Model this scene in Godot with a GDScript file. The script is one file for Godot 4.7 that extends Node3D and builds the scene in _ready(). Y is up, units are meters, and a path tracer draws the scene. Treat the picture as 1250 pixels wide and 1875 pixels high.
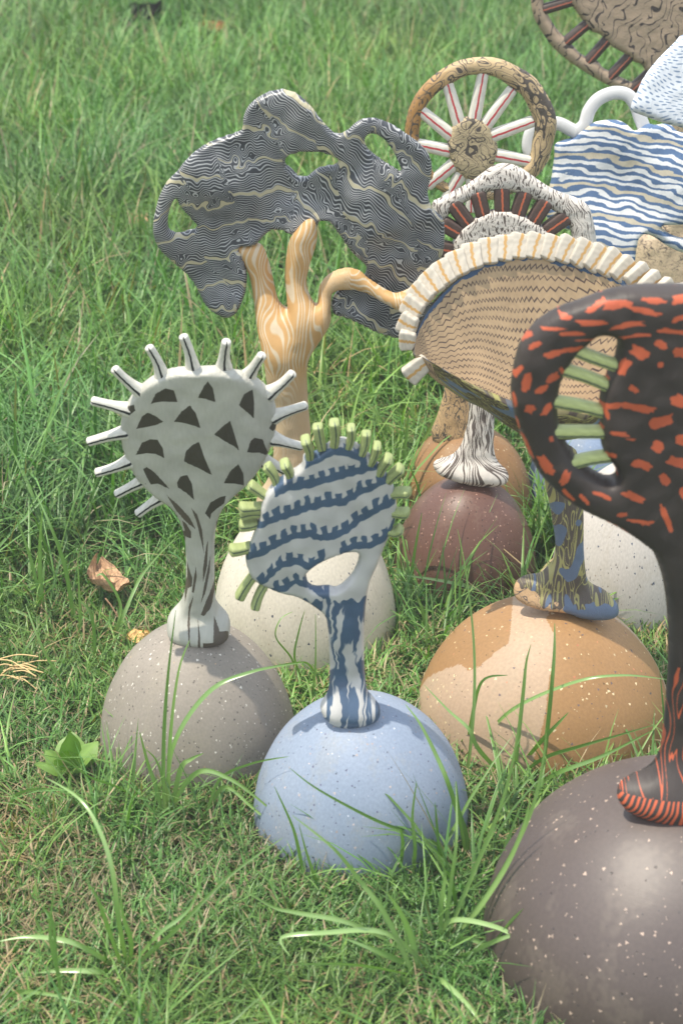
extends Node3D
# A lawn with ceramic sculptures standing on speckled domes, under a high hazy sun.

var nz := FastNoiseLite.new()
var rng := RandomNumberGenerator.new()
var grain: ImageTexture
var taken := {}

func _ready() -> void:
	# ---- camera, sky, sun, exposure
	var cam := Camera3D.new()
	cam.name = "camera"
	add_child(cam)
	cam.position = Vector3(0, 1.157, 0)
	cam.rotation_degrees = Vector3(-28, 0, 0)
	cam.fov = 28.0
	cam.near = 0.05
	cam.far = 400.0
	var lens := CameraAttributesPhysical.new()
	lens.frustum_focal_length = 48.13
	lens.frustum_near = 0.05
	lens.frustum_far = 400.0
	lens.exposure_aperture = 6.5
	lens.frustum_focus_distance = 2.12
	cam.attributes = lens
	cam.current = true
	var env := Environment.new()
	env.background_mode = Environment.BG_SKY
	var sky_mat := ProceduralSkyMaterial.new()
	sky_mat.sky_top_color = Color(0.8, 0.85, 0.92)
	sky_mat.sky_horizon_color = Color(0.9, 0.91, 0.92)
	sky_mat.sky_curve = 0.25
	sky_mat.ground_bottom_color = Color(0.2, 0.26, 0.14)
	sky_mat.ground_horizon_color = Color(0.5, 0.56, 0.46)
	sky_mat.sky_energy_multiplier = 1.15
	var sky := Sky.new()
	sky.sky_material = sky_mat
	env.sky = sky
	env.tonemap_mode = Environment.TONE_MAPPER_LINEAR
	env.tonemap_exposure = 1.37
	env.fog_enabled = true
	env.fog_density = 0.011
	env.fog_light_color = Color(0.93, 0.95, 0.95)
	env.sdfgi_enabled = true
	env.ssao_enabled = true
	env.ssil_enabled = true
	var world := WorldEnvironment.new()
	world.name = "world_environment"
	world.environment = env
	add_child(world)
	var sun := DirectionalLight3D.new()
	sun.name = "sun"
	sun.light_energy = 1.25
	sun.light_color = Color(1.0, 0.965, 0.9)
	sun.light_angular_distance = 0.6
	sun.shadow_enabled = true
	add_child(sun)
	sun.look_at_from_position(Vector3.ZERO, Vector3(0.33, -1.0, -0.03), Vector3(0, 0, 1))

	nz.noise_type = FastNoiseLite.TYPE_SIMPLEX_SMOOTH
	nz.frequency = 1.0
	nz.fractal_type = FastNoiseLite.FRACTAL_NONE
	nz.seed = 7
	rng.seed = 4242
	grain = paint_grey(512, func(x: float, y: float) -> float: return 0.5 + 0.3 * nz.get_noise_2d(x * 22.0, y * 22.0) + 0.2 * nz.get_noise_2d(x * 70.0, y * 70.0))

	# ---- setting
	make_ground()
	# ---- sculptures
	make_spiky()
	make_blue()
	make_marbled_tree()
	make_wheel()
	make_arch()
	make_bowl()
	make_orange()
	make_striped()
	make_leaf_disc()
	make_brown_wheel()
	# ---- plants and litter
	make_lawn()
	make_tufts()
	make_weed()
	make_litter()


# ------------------------------------------------------------------ nodes

func numbered(called: String) -> String:
	var k: int = taken.get(called, 0)
	taken[called] = k + 1
	return called if k == 0 else "%s_%03d" % [called, k]

func thing(called: String, label: String, category: String, at: Vector3, group := "") -> Node3D:
	var o := Node3D.new()
	o.name = numbered(called)
	add_child(o)
	o.position = at
	o.set_meta("label", label)
	o.set_meta("category", category)
	if group:
		o.set_meta("group", group)
	return o

func obj(called: String, mesh: Mesh, m: Material, parent: Node3D, xf := Transform3D()) -> MeshInstance3D:
	var o := MeshInstance3D.new()
	o.name = called
	o.mesh = mesh
	o.material_override = m
	parent.add_child(o, true)
	o.transform = xf
	return o

func upright(parent_height: float, tilt: float) -> Transform3D:
	return Transform3D(Basis(Vector3.RIGHT, deg_to_rad(-tilt)), Vector3(0, parent_height, 0))

# ------------------------------------------------------------------ numbers

func n2(x: float, y: float) -> float:
	return nz.get_noise_2d(x, y)

# "x,y x,y" in millimetres
func V(text: String) -> PackedVector2Array:
	var out := PackedVector2Array()
	for item in text.split(" ", false):
		var p := item.split(",")
		out.append(Vector2(p[0].to_float(), p[1].to_float()) * 0.001)
	return out

func V3(text: String) -> PackedVector3Array:
	var out := PackedVector3Array()
	for item in text.split(" ", false):
		var p := item.split(",")
		out.append(Vector3(p[0].to_float(), p[1].to_float(), p[2].to_float()) * 0.001)
	return out

func polys(text: String) -> Array:
	var out := []
	for part in text.split("|", false):
		out.append(V(part))
	return out

# closed Catmull-Rom
func smooth_loop(p: PackedVector2Array, k := 4) -> PackedVector2Array:
	var out := PackedVector2Array()
	var n := p.size()
	for i in n:
		for j in k:
			out.append(p[i].cubic_interpolate(p[(i + 1) % n], p[(i + n - 1) % n], p[(i + 2) % n], float(j) / k))
	return out

func smooth_line(p: PackedVector3Array, k := 6) -> PackedVector3Array:
	var out := PackedVector3Array()
	var n := p.size()
	for i in n - 1:
		for j in k:
			out.append(p[i].cubic_interpolate(p[i + 1], p[maxi(i - 1, 0)], p[mini(i + 2, n - 1)], float(j) / k))
	out.append(p[n - 1])
	return out

func ellipse(c: Vector2, rx: float, ry: float, n := 40, wob := 0.0) -> PackedVector2Array:
	var out := PackedVector2Array()
	for i in n:
		var a := TAU * i / n
		var w := 1.0 + wob * n2(cos(a) * 1.5 + c.x * 50.0, sin(a) * 1.5)
		out.append(c + Vector2(cos(a) * rx, sin(a) * ry) * w)
	return out

# lets a traced foot end just under the place where it rests
func seat(line: PackedVector2Array, low: float, top := 0.028) -> PackedVector2Array:
	var bottom := INF
	for p in line:
		bottom = minf(bottom, p.y)
	var out := PackedVector2Array()
	for p in line:
		out.append(Vector2(p.x, top - (top - p.y) * (top - low) / (top - bottom)) if p.y < top else p)
	return out

func ramp(stops: PackedVector2Array, x: float) -> float:
	if x <= stops[0].x:
		return stops[0].y
	for i in range(1, stops.size()):
		if x < stops[i].x:
			return lerpf(stops[i - 1].y, stops[i].y, smoothstep(stops[i - 1].x, stops[i].x, x))
	return stops[stops.size() - 1].y

# ------------------------------------------------------------------ meshes

func finish(v: PackedVector3Array, uv: PackedVector2Array, idx: PackedInt32Array, cols := PackedColorArray()) -> ArrayMesh:
	var nor := PackedVector3Array()
	nor.resize(v.size())
	for i in range(0, idx.size(), 3):
		var a := idx[i]
		var b := idx[i + 1]
		var c := idx[i + 2]
		var f := (v[b] - v[a]).cross(v[c] - v[a])
		nor[a] += f
		nor[b] += f
		nor[c] += f
		idx[i + 1] = c
		idx[i + 2] = b
	for i in nor.size():
		nor[i] = nor[i].normalized() if nor[i].length_squared() > 1e-20 else Vector3.UP
	return pack(v, nor, uv, idx, cols)

func pack(v: PackedVector3Array, nor: PackedVector3Array, uv: PackedVector2Array, idx: PackedInt32Array, cols := PackedColorArray()) -> ArrayMesh:
	var a := []
	a.resize(Mesh.ARRAY_MAX)
	a[Mesh.ARRAY_VERTEX] = v
	a[Mesh.ARRAY_NORMAL] = nor
	if uv.size():
		a[Mesh.ARRAY_TEX_UV] = uv
	if cols.size():
		a[Mesh.ARRAY_COLOR] = cols
	a[Mesh.ARRAY_INDEX] = idx
	var m := ArrayMesh.new()
	m.add_surface_from_arrays(Mesh.PRIMITIVE_TRIANGLES, a)
	return m

# sorted places where the loops cross the line y = at (or x = at)
func crossings(loops: Array, at: float, flip: bool) -> PackedFloat32Array:
	var out := PackedFloat32Array()
	for l: PackedVector2Array in loops:
		var n := l.size()
		for i in n:
			var a := l[i]
			var b := l[(i + 1) % n]
			if flip:
				a = Vector2(a.y, a.x)
				b = Vector2(b.y, b.x)
			if (a.y <= at) != (b.y <= at):
				out.append(a.x + (b.x - a.x) * (at - a.y) / (b.y - a.y))
	out.sort()
	return out

# A rounded slab of clay: the outline (first loop) with its openings, thicker where it is wide, at most "thick" (by height v) each way.
# cuts: heights where it is split into pieces, highest first.
func slab(loops: Array, cell: float, thick: PackedVector2Array, bend: Callable, cuts := [], lump := 0.0006) -> Dictionary:
	var lo := Vector2(INF, INF)
	var hi := -lo
	for q: Vector2 in loops[0]:
		lo = lo.min(q)
		hi = hi.max(q)
	var rect := Rect2(lo, hi - lo)
	lo -= Vector2(cell, cell) * 1.37
	var w := int((hi.x - lo.x) / cell) + 3
	var h := int((hi.y - lo.y) / cell) + 3
	var inside := PackedByteArray()
	inside.resize(w * h)
	var cx := PackedFloat32Array()   # crossing on the edge from (i,j) to (i+1,j), -1 if none
	cx.resize(w * h)
	cx.fill(-1.0)
	var cy := cx.duplicate()
	for j in h:
		var c := crossings(loops, lo.y + j * cell, false)
		var k := 0
		for i in w:
			var x := lo.x + i * cell
			while k < c.size() and c[k] <= x:
				k += 1
			inside[j * w + i] = k & 1
			if k < c.size() and c[k] < x + cell:
				cx[j * w + i] = clampf((c[k] - x) / cell, 0.04, 0.96)
	for i in w:
		var c := crossings(loops, lo.x + i * cell, true)
		for q in c:
			var t := (q - lo.y) / cell
			var j := int(floor(t))
			if j >= 0 and j < h:
				cy[j * w + i] = clampf(t - j, 0.04, 0.96)
	# Poisson inflation
	var phi := PackedFloat32Array()
	phi.resize(w * h)
	var cells := PackedInt32Array()
	var co := PackedFloat32Array()
	var cap := PackedFloat32Array()
	cap.resize(w * h)
	for j in range(1, h - 1):
		for i in range(1, w - 1):
			var o := j * w + i
			if not inside[o]:
				continue
			cells.append(o)
			var t := ramp(thick, lo.y + j * cell)
			cap[o] = t
			phi[o] = 2.0 * t * t
			var r := 1.0 if inside[o + 1] else (cx[o] if cx[o] > 0.0 else 0.5)
			var l := 1.0 if inside[o - 1] else (1.0 - cx[o - 1] if cx[o - 1] > 0.0 else 0.5)
			var u := 1.0 if inside[o + w] else (cy[o] if cy[o] > 0.0 else 0.5)
			var d := 1.0 if inside[o - w] else (1.0 - cy[o - w] if cy[o - w] > 0.0 else 0.5)
			r = maxf(r, 0.1)
			l = maxf(l, 0.1)
			u = maxf(u, 0.1)
			d = maxf(d, 0.1)
			var diag := 2.0 / (r * l) + 2.0 / (u * d)
			co.append(2.0 / (r * (r + l)) / diag)
			co.append(2.0 / (l * (r + l)) / diag)
			co.append(2.0 / (u * (u + d)) / diag)
			co.append(2.0 / (d * (u + d)) / diag)
			co.append(cell * cell / diag)
	for pass_no in 55:
		var k := 0
		for o in cells:
			var new := co[k] * phi[o + 1] + co[k + 1] * phi[o - 1] + co[k + 2] * phi[o + w] + co[k + 3] * phi[o - w] + co[k + 4]
			phi[o] += 1.6 * (new - phi[o])
			k += 5
	var v := PackedVector3Array()
	var uv := PackedVector2Array()
	var front := PackedInt32Array()
	var back := PackedInt32Array()
	front.resize(w * h)
	back.resize(w * h)
	for o in cells:
		var p := lo + Vector2(o % w, o / w) * cell
		var z := sqrt(2.0 * maxf(phi[o], 0.0))
		z = z / pow(1.0 + pow(z / cap[o], 3.0), 1.0 / 3.0)
		var m: float = bend.call(p)
		var lum := lump * n2(p.x * 45.0 + 3.0, p.y * 45.0)
		front[o] = v.size()
		v.append(Vector3(p.x, p.y, m + z + lum))
		back[o] = v.size()
		v.append(Vector3(p.x, p.y, m - z + lum))
		var t := Vector2((p.x - rect.position.x) / rect.size.x, (rect.end.y - p.y) / rect.size.y)
		uv.append(t)
		uv.append(t)
	var ex := PackedInt32Array()
	ex.resize(w * h)
	ex.fill(-1)
	var ey := ex.duplicate()
	for j in h - 1:
		for i in w - 1:
			var o := j * w + i
			for axis in 2:
				var other := o + 1 if axis == 0 else o + w
				if inside[o] == inside[other]:
					continue
				var t := cx[o] if axis == 0 else cy[o]
				t = t if t > 0.0 else 0.5
				var p := lo + (Vector2(i + t, j) if axis == 0 else Vector2(i, j + t)) * cell
				if axis == 0:
					ex[o] = v.size()
				else:
					ey[o] = v.size()
				v.append(Vector3(p.x, p.y, bend.call(p) + lump * n2(p.x * 45.0 + 3.0, p.y * 45.0)))
				uv.append(Vector2((p.x - rect.position.x) / rect.size.x, (rect.end.y - p.y) / rect.size.y))
	var bins := []
	for k in cuts.size() + 1:
		bins.append(PackedInt32Array())
	var nor := PackedVector3Array()
	nor.resize(v.size())
	for j in h - 1:
		var y := lo.y + (j + 0.5) * cell
		var b := 0
		while b < cuts.size() and y < cuts[b]:
			b += 1
		var idx := PackedInt32Array()
		for i in w - 1:
			var o := j * w + i
			var corner := [o, o + 1, o + w + 1, o + w]
			var edge := [ex[o], ey[o + 1], ex[o + w], ey[o]]
			if inside[o] + inside[o + 1] + inside[o + w + 1] + inside[o + w] == 0:
				continue
			var ring_f := PackedInt32Array()
			var ring_b := PackedInt32Array()
			for k in 4:
				if inside[corner[k]]:
					ring_f.append(front[corner[k]])
					ring_b.append(back[corner[k]])
				if inside[corner[k]] != inside[corner[(k + 1) % 4]]:
					ring_f.append(edge[k])
					ring_b.append(edge[k])
			for k in range(1, ring_f.size() - 1):
				for s in 2:
					var a := ring_f[0] if s == 0 else ring_b[0]
					var c := ring_f[k] if s == 0 else ring_b[k + 1]
					var d := ring_f[k + 1] if s == 0 else ring_b[k]
					if a < 0 or c < 0 or d < 0:
						continue
					var f := (v[c] - v[a]).cross(v[d] - v[a])
					nor[a] += f
					nor[c] += f
					nor[d] += f
					idx.append(a)
					idx.append(d)
					idx.append(c)
		bins[b].append_array(idx)
	for i in nor.size():
		nor[i] = nor[i].normalized() if nor[i].length_squared() > 1e-24 else Vector3.BACK
	var made := []
	for idx: PackedInt32Array in bins:
		var map := {}
		var v2 := PackedVector3Array()
		var m2 := PackedVector3Array()
		var u2 := PackedVector2Array()
		var i2 := PackedInt32Array()
		for i in idx:
			if not map.has(i):
				map[i] = v2.size()
				v2.append(v[i])
				m2.append(nor[i])
				u2.append(uv[i])
			i2.append(map[i])
		made.append(pack(v2, m2, u2, i2))
	return {"pieces": made, "rect": rect}

func flat(_p: Vector2) -> float:
	return 0.0

# A swept bar: rx across, rz front to back at each point; sq 2 = round, 4 = nearly square
func tube(pts: PackedVector3Array, rx: PackedFloat32Array, rz: PackedFloat32Array, sq := 2.0, sides := 20, facing := Vector3(0, 0, 1)) -> ArrayMesh:
	var v := PackedVector3Array()
	var uv := PackedVector2Array()
	var idx := PackedInt32Array()
	var n := pts.size()
	var rows := []
	for i in n:   # rounded ends: two extra rings each
		var d := (pts[mini(i + 1, n - 1)] - pts[maxi(i - 1, 0)]).normalized()
		if i == 0:
			rows.append([pts[0] - d * minf(rx[0], rz[0]) * 0.5, d, 0.02, 0.0])
			rows.append([pts[0] - d * minf(rx[0], rz[0]) * 0.42, d, 0.62, 0.0])
			rows.append([pts[0] - d * minf(rx[0], rz[0]) * 0.22, d, 0.9, 0.0])
		rows.append([pts[i], d, 1.0, float(i)])
		if i == n - 1:
			rows.append([pts[i] + d * minf(rx[i], rz[i]) * 0.22, d, 0.9, float(i)])
			rows.append([pts[i] + d * minf(rx[i], rz[i]) * 0.42, d, 0.62, float(i)])
			rows.append([pts[i] + d * minf(rx[i], rz[i]) * 0.5, d, 0.02, float(i)])
	for row in rows:
		var d: Vector3 = row[1]
		var side := d.cross(facing)
		side = side.normalized() if side.length() > 0.05 else d.cross(Vector3.UP).normalized()
		var out := side.cross(d).normalized()
		var k := int(row[3])
		for s in sides + 1:
			var a := TAU * s / sides - PI / 2.0
			var c := cos(a)
			var e := sin(a)
			var x: float = sign(c) * pow(absf(c), 2.0 / sq) * rx[k] * row[2]
			var z: float = sign(e) * pow(absf(e), 2.0 / sq) * rz[k] * row[2]
			v.append(row[0] + side * x + out * z)
			var across := clampf(signf(c) * pow(absf(c), 2.0 / sq), -1.0, 1.0)
			var u := 0.5 + 0.25 * across if e > 0.0 else (1.0 - 0.25 * across if across > 0.0 else -0.25 * across)
			if s == 0:
				u = 1.0
			elif s == sides:
				u = 0.0
			uv.append(Vector2(u, row[3] / (n - 1)))
	for r in rows.size() - 1:
		for s in sides:
			var a := r * (sides + 1) + s
			var b := a + sides + 1
			for t in [a, a + 1, b + 1, a, b + 1, b]:
				idx.append(t)
	return finish(v, uv, idx)

func bar(a: Vector3, b: Vector3, w0: float, w1: float, deep: float, sq := 4.0, bow := 0.0) -> ArrayMesh:
	var pts := PackedVector3Array()
	var rx := PackedFloat32Array()
	var rz := PackedFloat32Array()
	var side := (b - a).cross(Vector3(0, 0, 1)).normalized()
	for i in 7:
		var t := i / 6.0
		pts.append(a.lerp(b, t) + side * bow * sin(t * PI))
		rx.append(lerpf(w0, w1, t))
		rz.append(deep * lerpf(1.0, w1 / w0, t))
	return tube(pts, rx, rz, sq)

func at3(p: Vector2, z := 0.0) -> Vector3:
	return Vector3(p.x, p.y, z)

# ------------------------------------------------------------------ textures

func paint(w: int, h: int, rect: Rect2, f: Callable) -> Image:
	var bands := []
	bands.resize(8)
	var job := func(k: int) -> void:
		var y0 := h * k / 8
		var y1 := h * (k + 1) / 8
		var b := PackedByteArray()
		b.resize((y1 - y0) * w * 3)
		var i := 0
		for y in range(y0, y1):
			for x in w:
				var c: Color = f.call(Vector2(rect.position.x + rect.size.x * (x + 0.5) / w, rect.end.y - rect.size.y * (y + 0.5) / h) * 1000.0)
				b[i] = int(clampf(c.r, 0.0, 1.0) * 255.0)
				b[i + 1] = int(clampf(c.g, 0.0, 1.0) * 255.0)
				b[i + 2] = int(clampf(c.b, 0.0, 1.0) * 255.0)
				i += 3
		bands[k] = b
	var id := WorkerThreadPool.add_group_task(job, 8)
	WorkerThreadPool.wait_for_group_task_completion(id)
	var all := PackedByteArray()
	for b: PackedByteArray in bands:
		all.append_array(b)
	return Image.create_from_data(w, h, false, Image.FORMAT_RGB8, all)

func paint_grey(s: int, f: Callable) -> ImageTexture:
	var b := PackedByteArray()
	b.resize(s * s)
	for y in s:
		for x in s:
			b[y * s + x] = int(clampf(f.call(float(x) / s, float(y) / s), 0.0, 1.0) * 255.0)
	return ImageTexture.create_from_image(Image.create_from_data(s, s, false, Image.FORMAT_L8, b))

# fills polygons (metres, same frame as rect), edges a little irregular
func fill(img: Image, rect: Rect2, list: Array, color: Color, wob := 0.4) -> void:
	var w := img.get_width()
	var h := img.get_height()
	for p0: PackedVector2Array in list:
		var p := PackedVector2Array()
		for q in p0:
			p.append(Vector2((q.x - rect.position.x) / rect.size.x * w, (rect.end.y - q.y) / rect.size.y * h))
		var lo := Vector2(INF, INF)
		var hi := -lo
		for q in p:
			lo = lo.min(q)
			hi = hi.max(q)
		for y in range(maxi(0, int(lo.y) - 2), mini(h, int(hi.y) + 3)):
			var c := crossings([p], y + 0.5 + n2(y * 0.13, lo.x) * wob * 2.0, false)
			for k in range(0, c.size() - 1, 2):
				for x in range(maxi(0, int(c[k] + 0.5 + n2(y * 0.21, k + lo.y) * wob)), mini(w, int(c[k + 1] + 0.5 + n2(y * 0.21 + 9.0, k + lo.y) * wob))):
					img.set_pixel(x, y, color)

func clay(img: Image, rough := 0.55, spec := 0.4, bump := 0.05) -> StandardMaterial3D:
	var m := StandardMaterial3D.new()
	m.albedo_texture = ImageTexture.create_from_image(img)
	m.roughness = rough
	m.metallic_specular = spec
	if bump > 0.0:
		m.heightmap_enabled = true
		m.heightmap_texture = grain
		m.heightmap_scale = bump
	return m

func plain(c: Color, rough := 0.55, spec := 0.4) -> StandardMaterial3D:
	var m := StandardMaterial3D.new()
	m.albedo_color = c
	m.roughness = rough
	m.metallic_specular = spec
	return m

# a bar's skin: base colour with inlaid lines at angles (0.5 = front)
func lined(base: Color, line: Color, places: Array, half := 0.022, rough := 0.5) -> StandardMaterial3D:
	var img := Image.create(128, 64, false, Image.FORMAT_RGB8)
	for y in 64:
		for x in 128:
			var c := base * (1.0 + 0.05 * n2(x * 0.07, y * 0.07))
			for pl: float in places:
				if absf(x / 128.0 - pl + 0.012 * n2(y * 0.09, pl * 50.0)) < half:
					c = line
			img.set_pixel(x, y, c)
	return clay(img, rough, 0.4, 0.0)

func col(r: int, g: int, b: int) -> Color:
	return Color(r / 255.0, g / 255.0, b / 255.0)

# sharp two-tone with a soft one-texel edge
func edge(x: float, soft := 0.08) -> float:
	return smoothstep(-soft, soft, x)

# ------------------------------------------------------------------ pedestal domes

func dome_mesh(r: float, h: float, point := 1.0) -> ArrayMesh:
	var v := PackedVector3Array()
	var uv := PackedVector2Array()
	var idx := PackedInt32Array()
	var rings := 40
	var seg := 96
	v.append(Vector3(0, h, 0))
	uv.append(Vector2(0.5, 0.5))
	for i in range(1, rings + 2):
		var th := minf(float(i) / rings, 1.0) * PI / 2.0
		for s in seg:
			var a := TAU * s / seg
			var wob := 1.0 + 0.006 * n2(cos(a) * 1.2 + r * 90.0, sin(a) * 1.2 + th * 1.3)
			var y := h * pow(maxf(cos(th), 0.0), point) if i <= rings else -0.02
			v.append(Vector3(r * sin(th) * cos(a) * wob, y, r * sin(th) * sin(a) * wob))
			var t := minf(float(i) / rings, 1.03) * 0.485
			uv.append(Vector2(0.5 + t * cos(a), 0.5 + t * sin(a)))
	for s in seg:
		for q in [0, 1 + (s + 1) % seg, 1 + s]:
			idx.append(q)
	for i in rings:
		for s in seg:
			var a := 1 + i * seg + s
			var b := 1 + i * seg + (s + 1) % seg
			for q in [a, b, b + seg, a, b + seg, a + seg]:
				idx.append(q)
	return finish(v, uv, idx)

# specks: [count, min mm, max mm, colour] ; pits: count
func dome(parent: Node3D, r: float, h: float, base: Color, mottle: Color, specks: Array, pits: int, size := 1024, rough := 0.56, glaze := [], glaze_color := Color.BLACK, spec := 0.4, point := 1.0) -> void:
	var seed_at := r * 1000.0 + base.r * 77.0
	var img := paint(size, size, Rect2(-0.5, -0.5, 1, 1), func(p: Vector2) -> Color:
		var k := 0.5 + 0.5 * n2(p.x * 0.004 + seed_at, p.y * 0.004) + 0.18 * n2(p.x * 0.02, p.y * 0.02 + seed_at)
		var c := base.lerp(mottle, clampf(k, 0.0, 1.0))
		var dust := smoothstep(0.25, 0.8, n2(p.x * 0.007 + 30.0, p.y * 0.007) + 0.35 * n2(p.x * 0.05, p.y * 0.05))
		c = c.lerp(Color(0.62, 0.58, 0.5), 0.14 * dust)
		return c * (1.0 + 0.035 * n2(p.x * 0.09, p.y * 0.09) + 0.025 * n2(p.x * 0.35, p.y * 0.35)))
	if glaze.size():
		var mask := Image.create(size, size, false, Image.FORMAT_RGB8)
		var scaled := []
		for g: PackedVector2Array in glaze:
			var q := PackedVector2Array()
			for e in g:
				q.append(Vector2(e.x * 0.485, -e.y * 0.485))
			scaled.append(q)
		fill(mask, Rect2(-0.5, -0.5, 1, 1), scaled, Color.WHITE, 2.0)
		for y in size:
			for x in size:
				if mask.get_pixel(x, y).r > 0.5:
					img.set_pixel(x, y, glaze_color * (img.get_pixel(x, y).g / base.g))
	# thrown clay: faint turning rings, grain and shallow dents
	var bump := paint(size, size, Rect2(-0.5, -0.5, 1, 1), func(p: Vector2) -> Color:
		var k := 0.6 + 0.02 * n2(p.length() * 0.16, seed_at) + 0.045 * n2(p.x * 0.4, p.y * 0.4) + 0.1 * n2(p.x * 0.012, p.y * 0.012 + seed_at)
		return Color(k, k, k))
	bump.convert(Image.FORMAT_L8)
	var px_mm := (r + h) * 0.5 * PI / 2.0 * 1000.0 / (0.485 * size)   # mm of arc per texel
	var list := specks.duplicate()
	list.append([pits, 0.8, 2.0, Color(-1, 0, 0)])
	for sp in list:
		for k in int(sp[0]):
			var rr := sqrt(rng.randf()) * 0.485 * size
			var a := rng.randf() * TAU
			var c := Vector2(size, size) * 0.5 + Vector2(cos(a), sin(a)) * rr
			var th := rr / (0.485 * size) * PI / 2.0
			var squeeze := (rr / size / 0.485 * PI / 2.0) / maxf(sin(th), 0.05)
			var rad: float = (sp[1] + (sp[2] - sp[1]) * pow(rng.randf(), 2.2) + 0.35) * 0.5 / px_mm
			var lobes := rng.randf() * 10.0
			var asp := rng.randf_range(0.65, 1.0)
			var tilt := rng.randf() * PI
			var tone := rng.randf_range(0.85, 1.12)
			var reach := int(rad * squeeze * 1.5) + 1
			for y in range(maxi(0, int(c.y) - reach), mini(size, int(c.y) + reach + 1)):
				for x in range(maxi(0, int(c.x) - reach), mini(size, int(c.x) + reach + 1)):
					var d := Vector2(x, y) - c
					var rad_d := d.dot(Vector2(cos(a), sin(a)))
					var tan_d := d.dot(Vector2(-sin(a), cos(a))) / squeeze
					var e := Vector2(rad_d, tan_d).rotated(tilt)
					e.y /= asp
					var ang := e.angle()
					if e.length() < rad * (1.0 + 0.25 * sin(ang * 3.0 + lobes)):
						if sp[3].r < 0.0:
							bump.set_pixel(x, y, Color(0.1, 0.1, 0.1))
							img.set_pixel(x, y, img.get_pixel(x, y) * 0.72)
						else:
							img.set_pixel(x, y, sp[3] * tone)
							bump.set_pixel(x, y, Color(0.72, 0.72, 0.72))
	var m := clay(img, rough, spec, 0.0)
	m.heightmap_enabled = true
	m.heightmap_texture = ImageTexture.create_from_image(bump)
	m.heightmap_scale = 0.06
	obj("pedestal_dome", dome_mesh(r, h, point), m, parent)

const GROUP := "ceramic sculptures on speckled domes"

# ------------------------------------------------------------------ grey spiky disc

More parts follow.
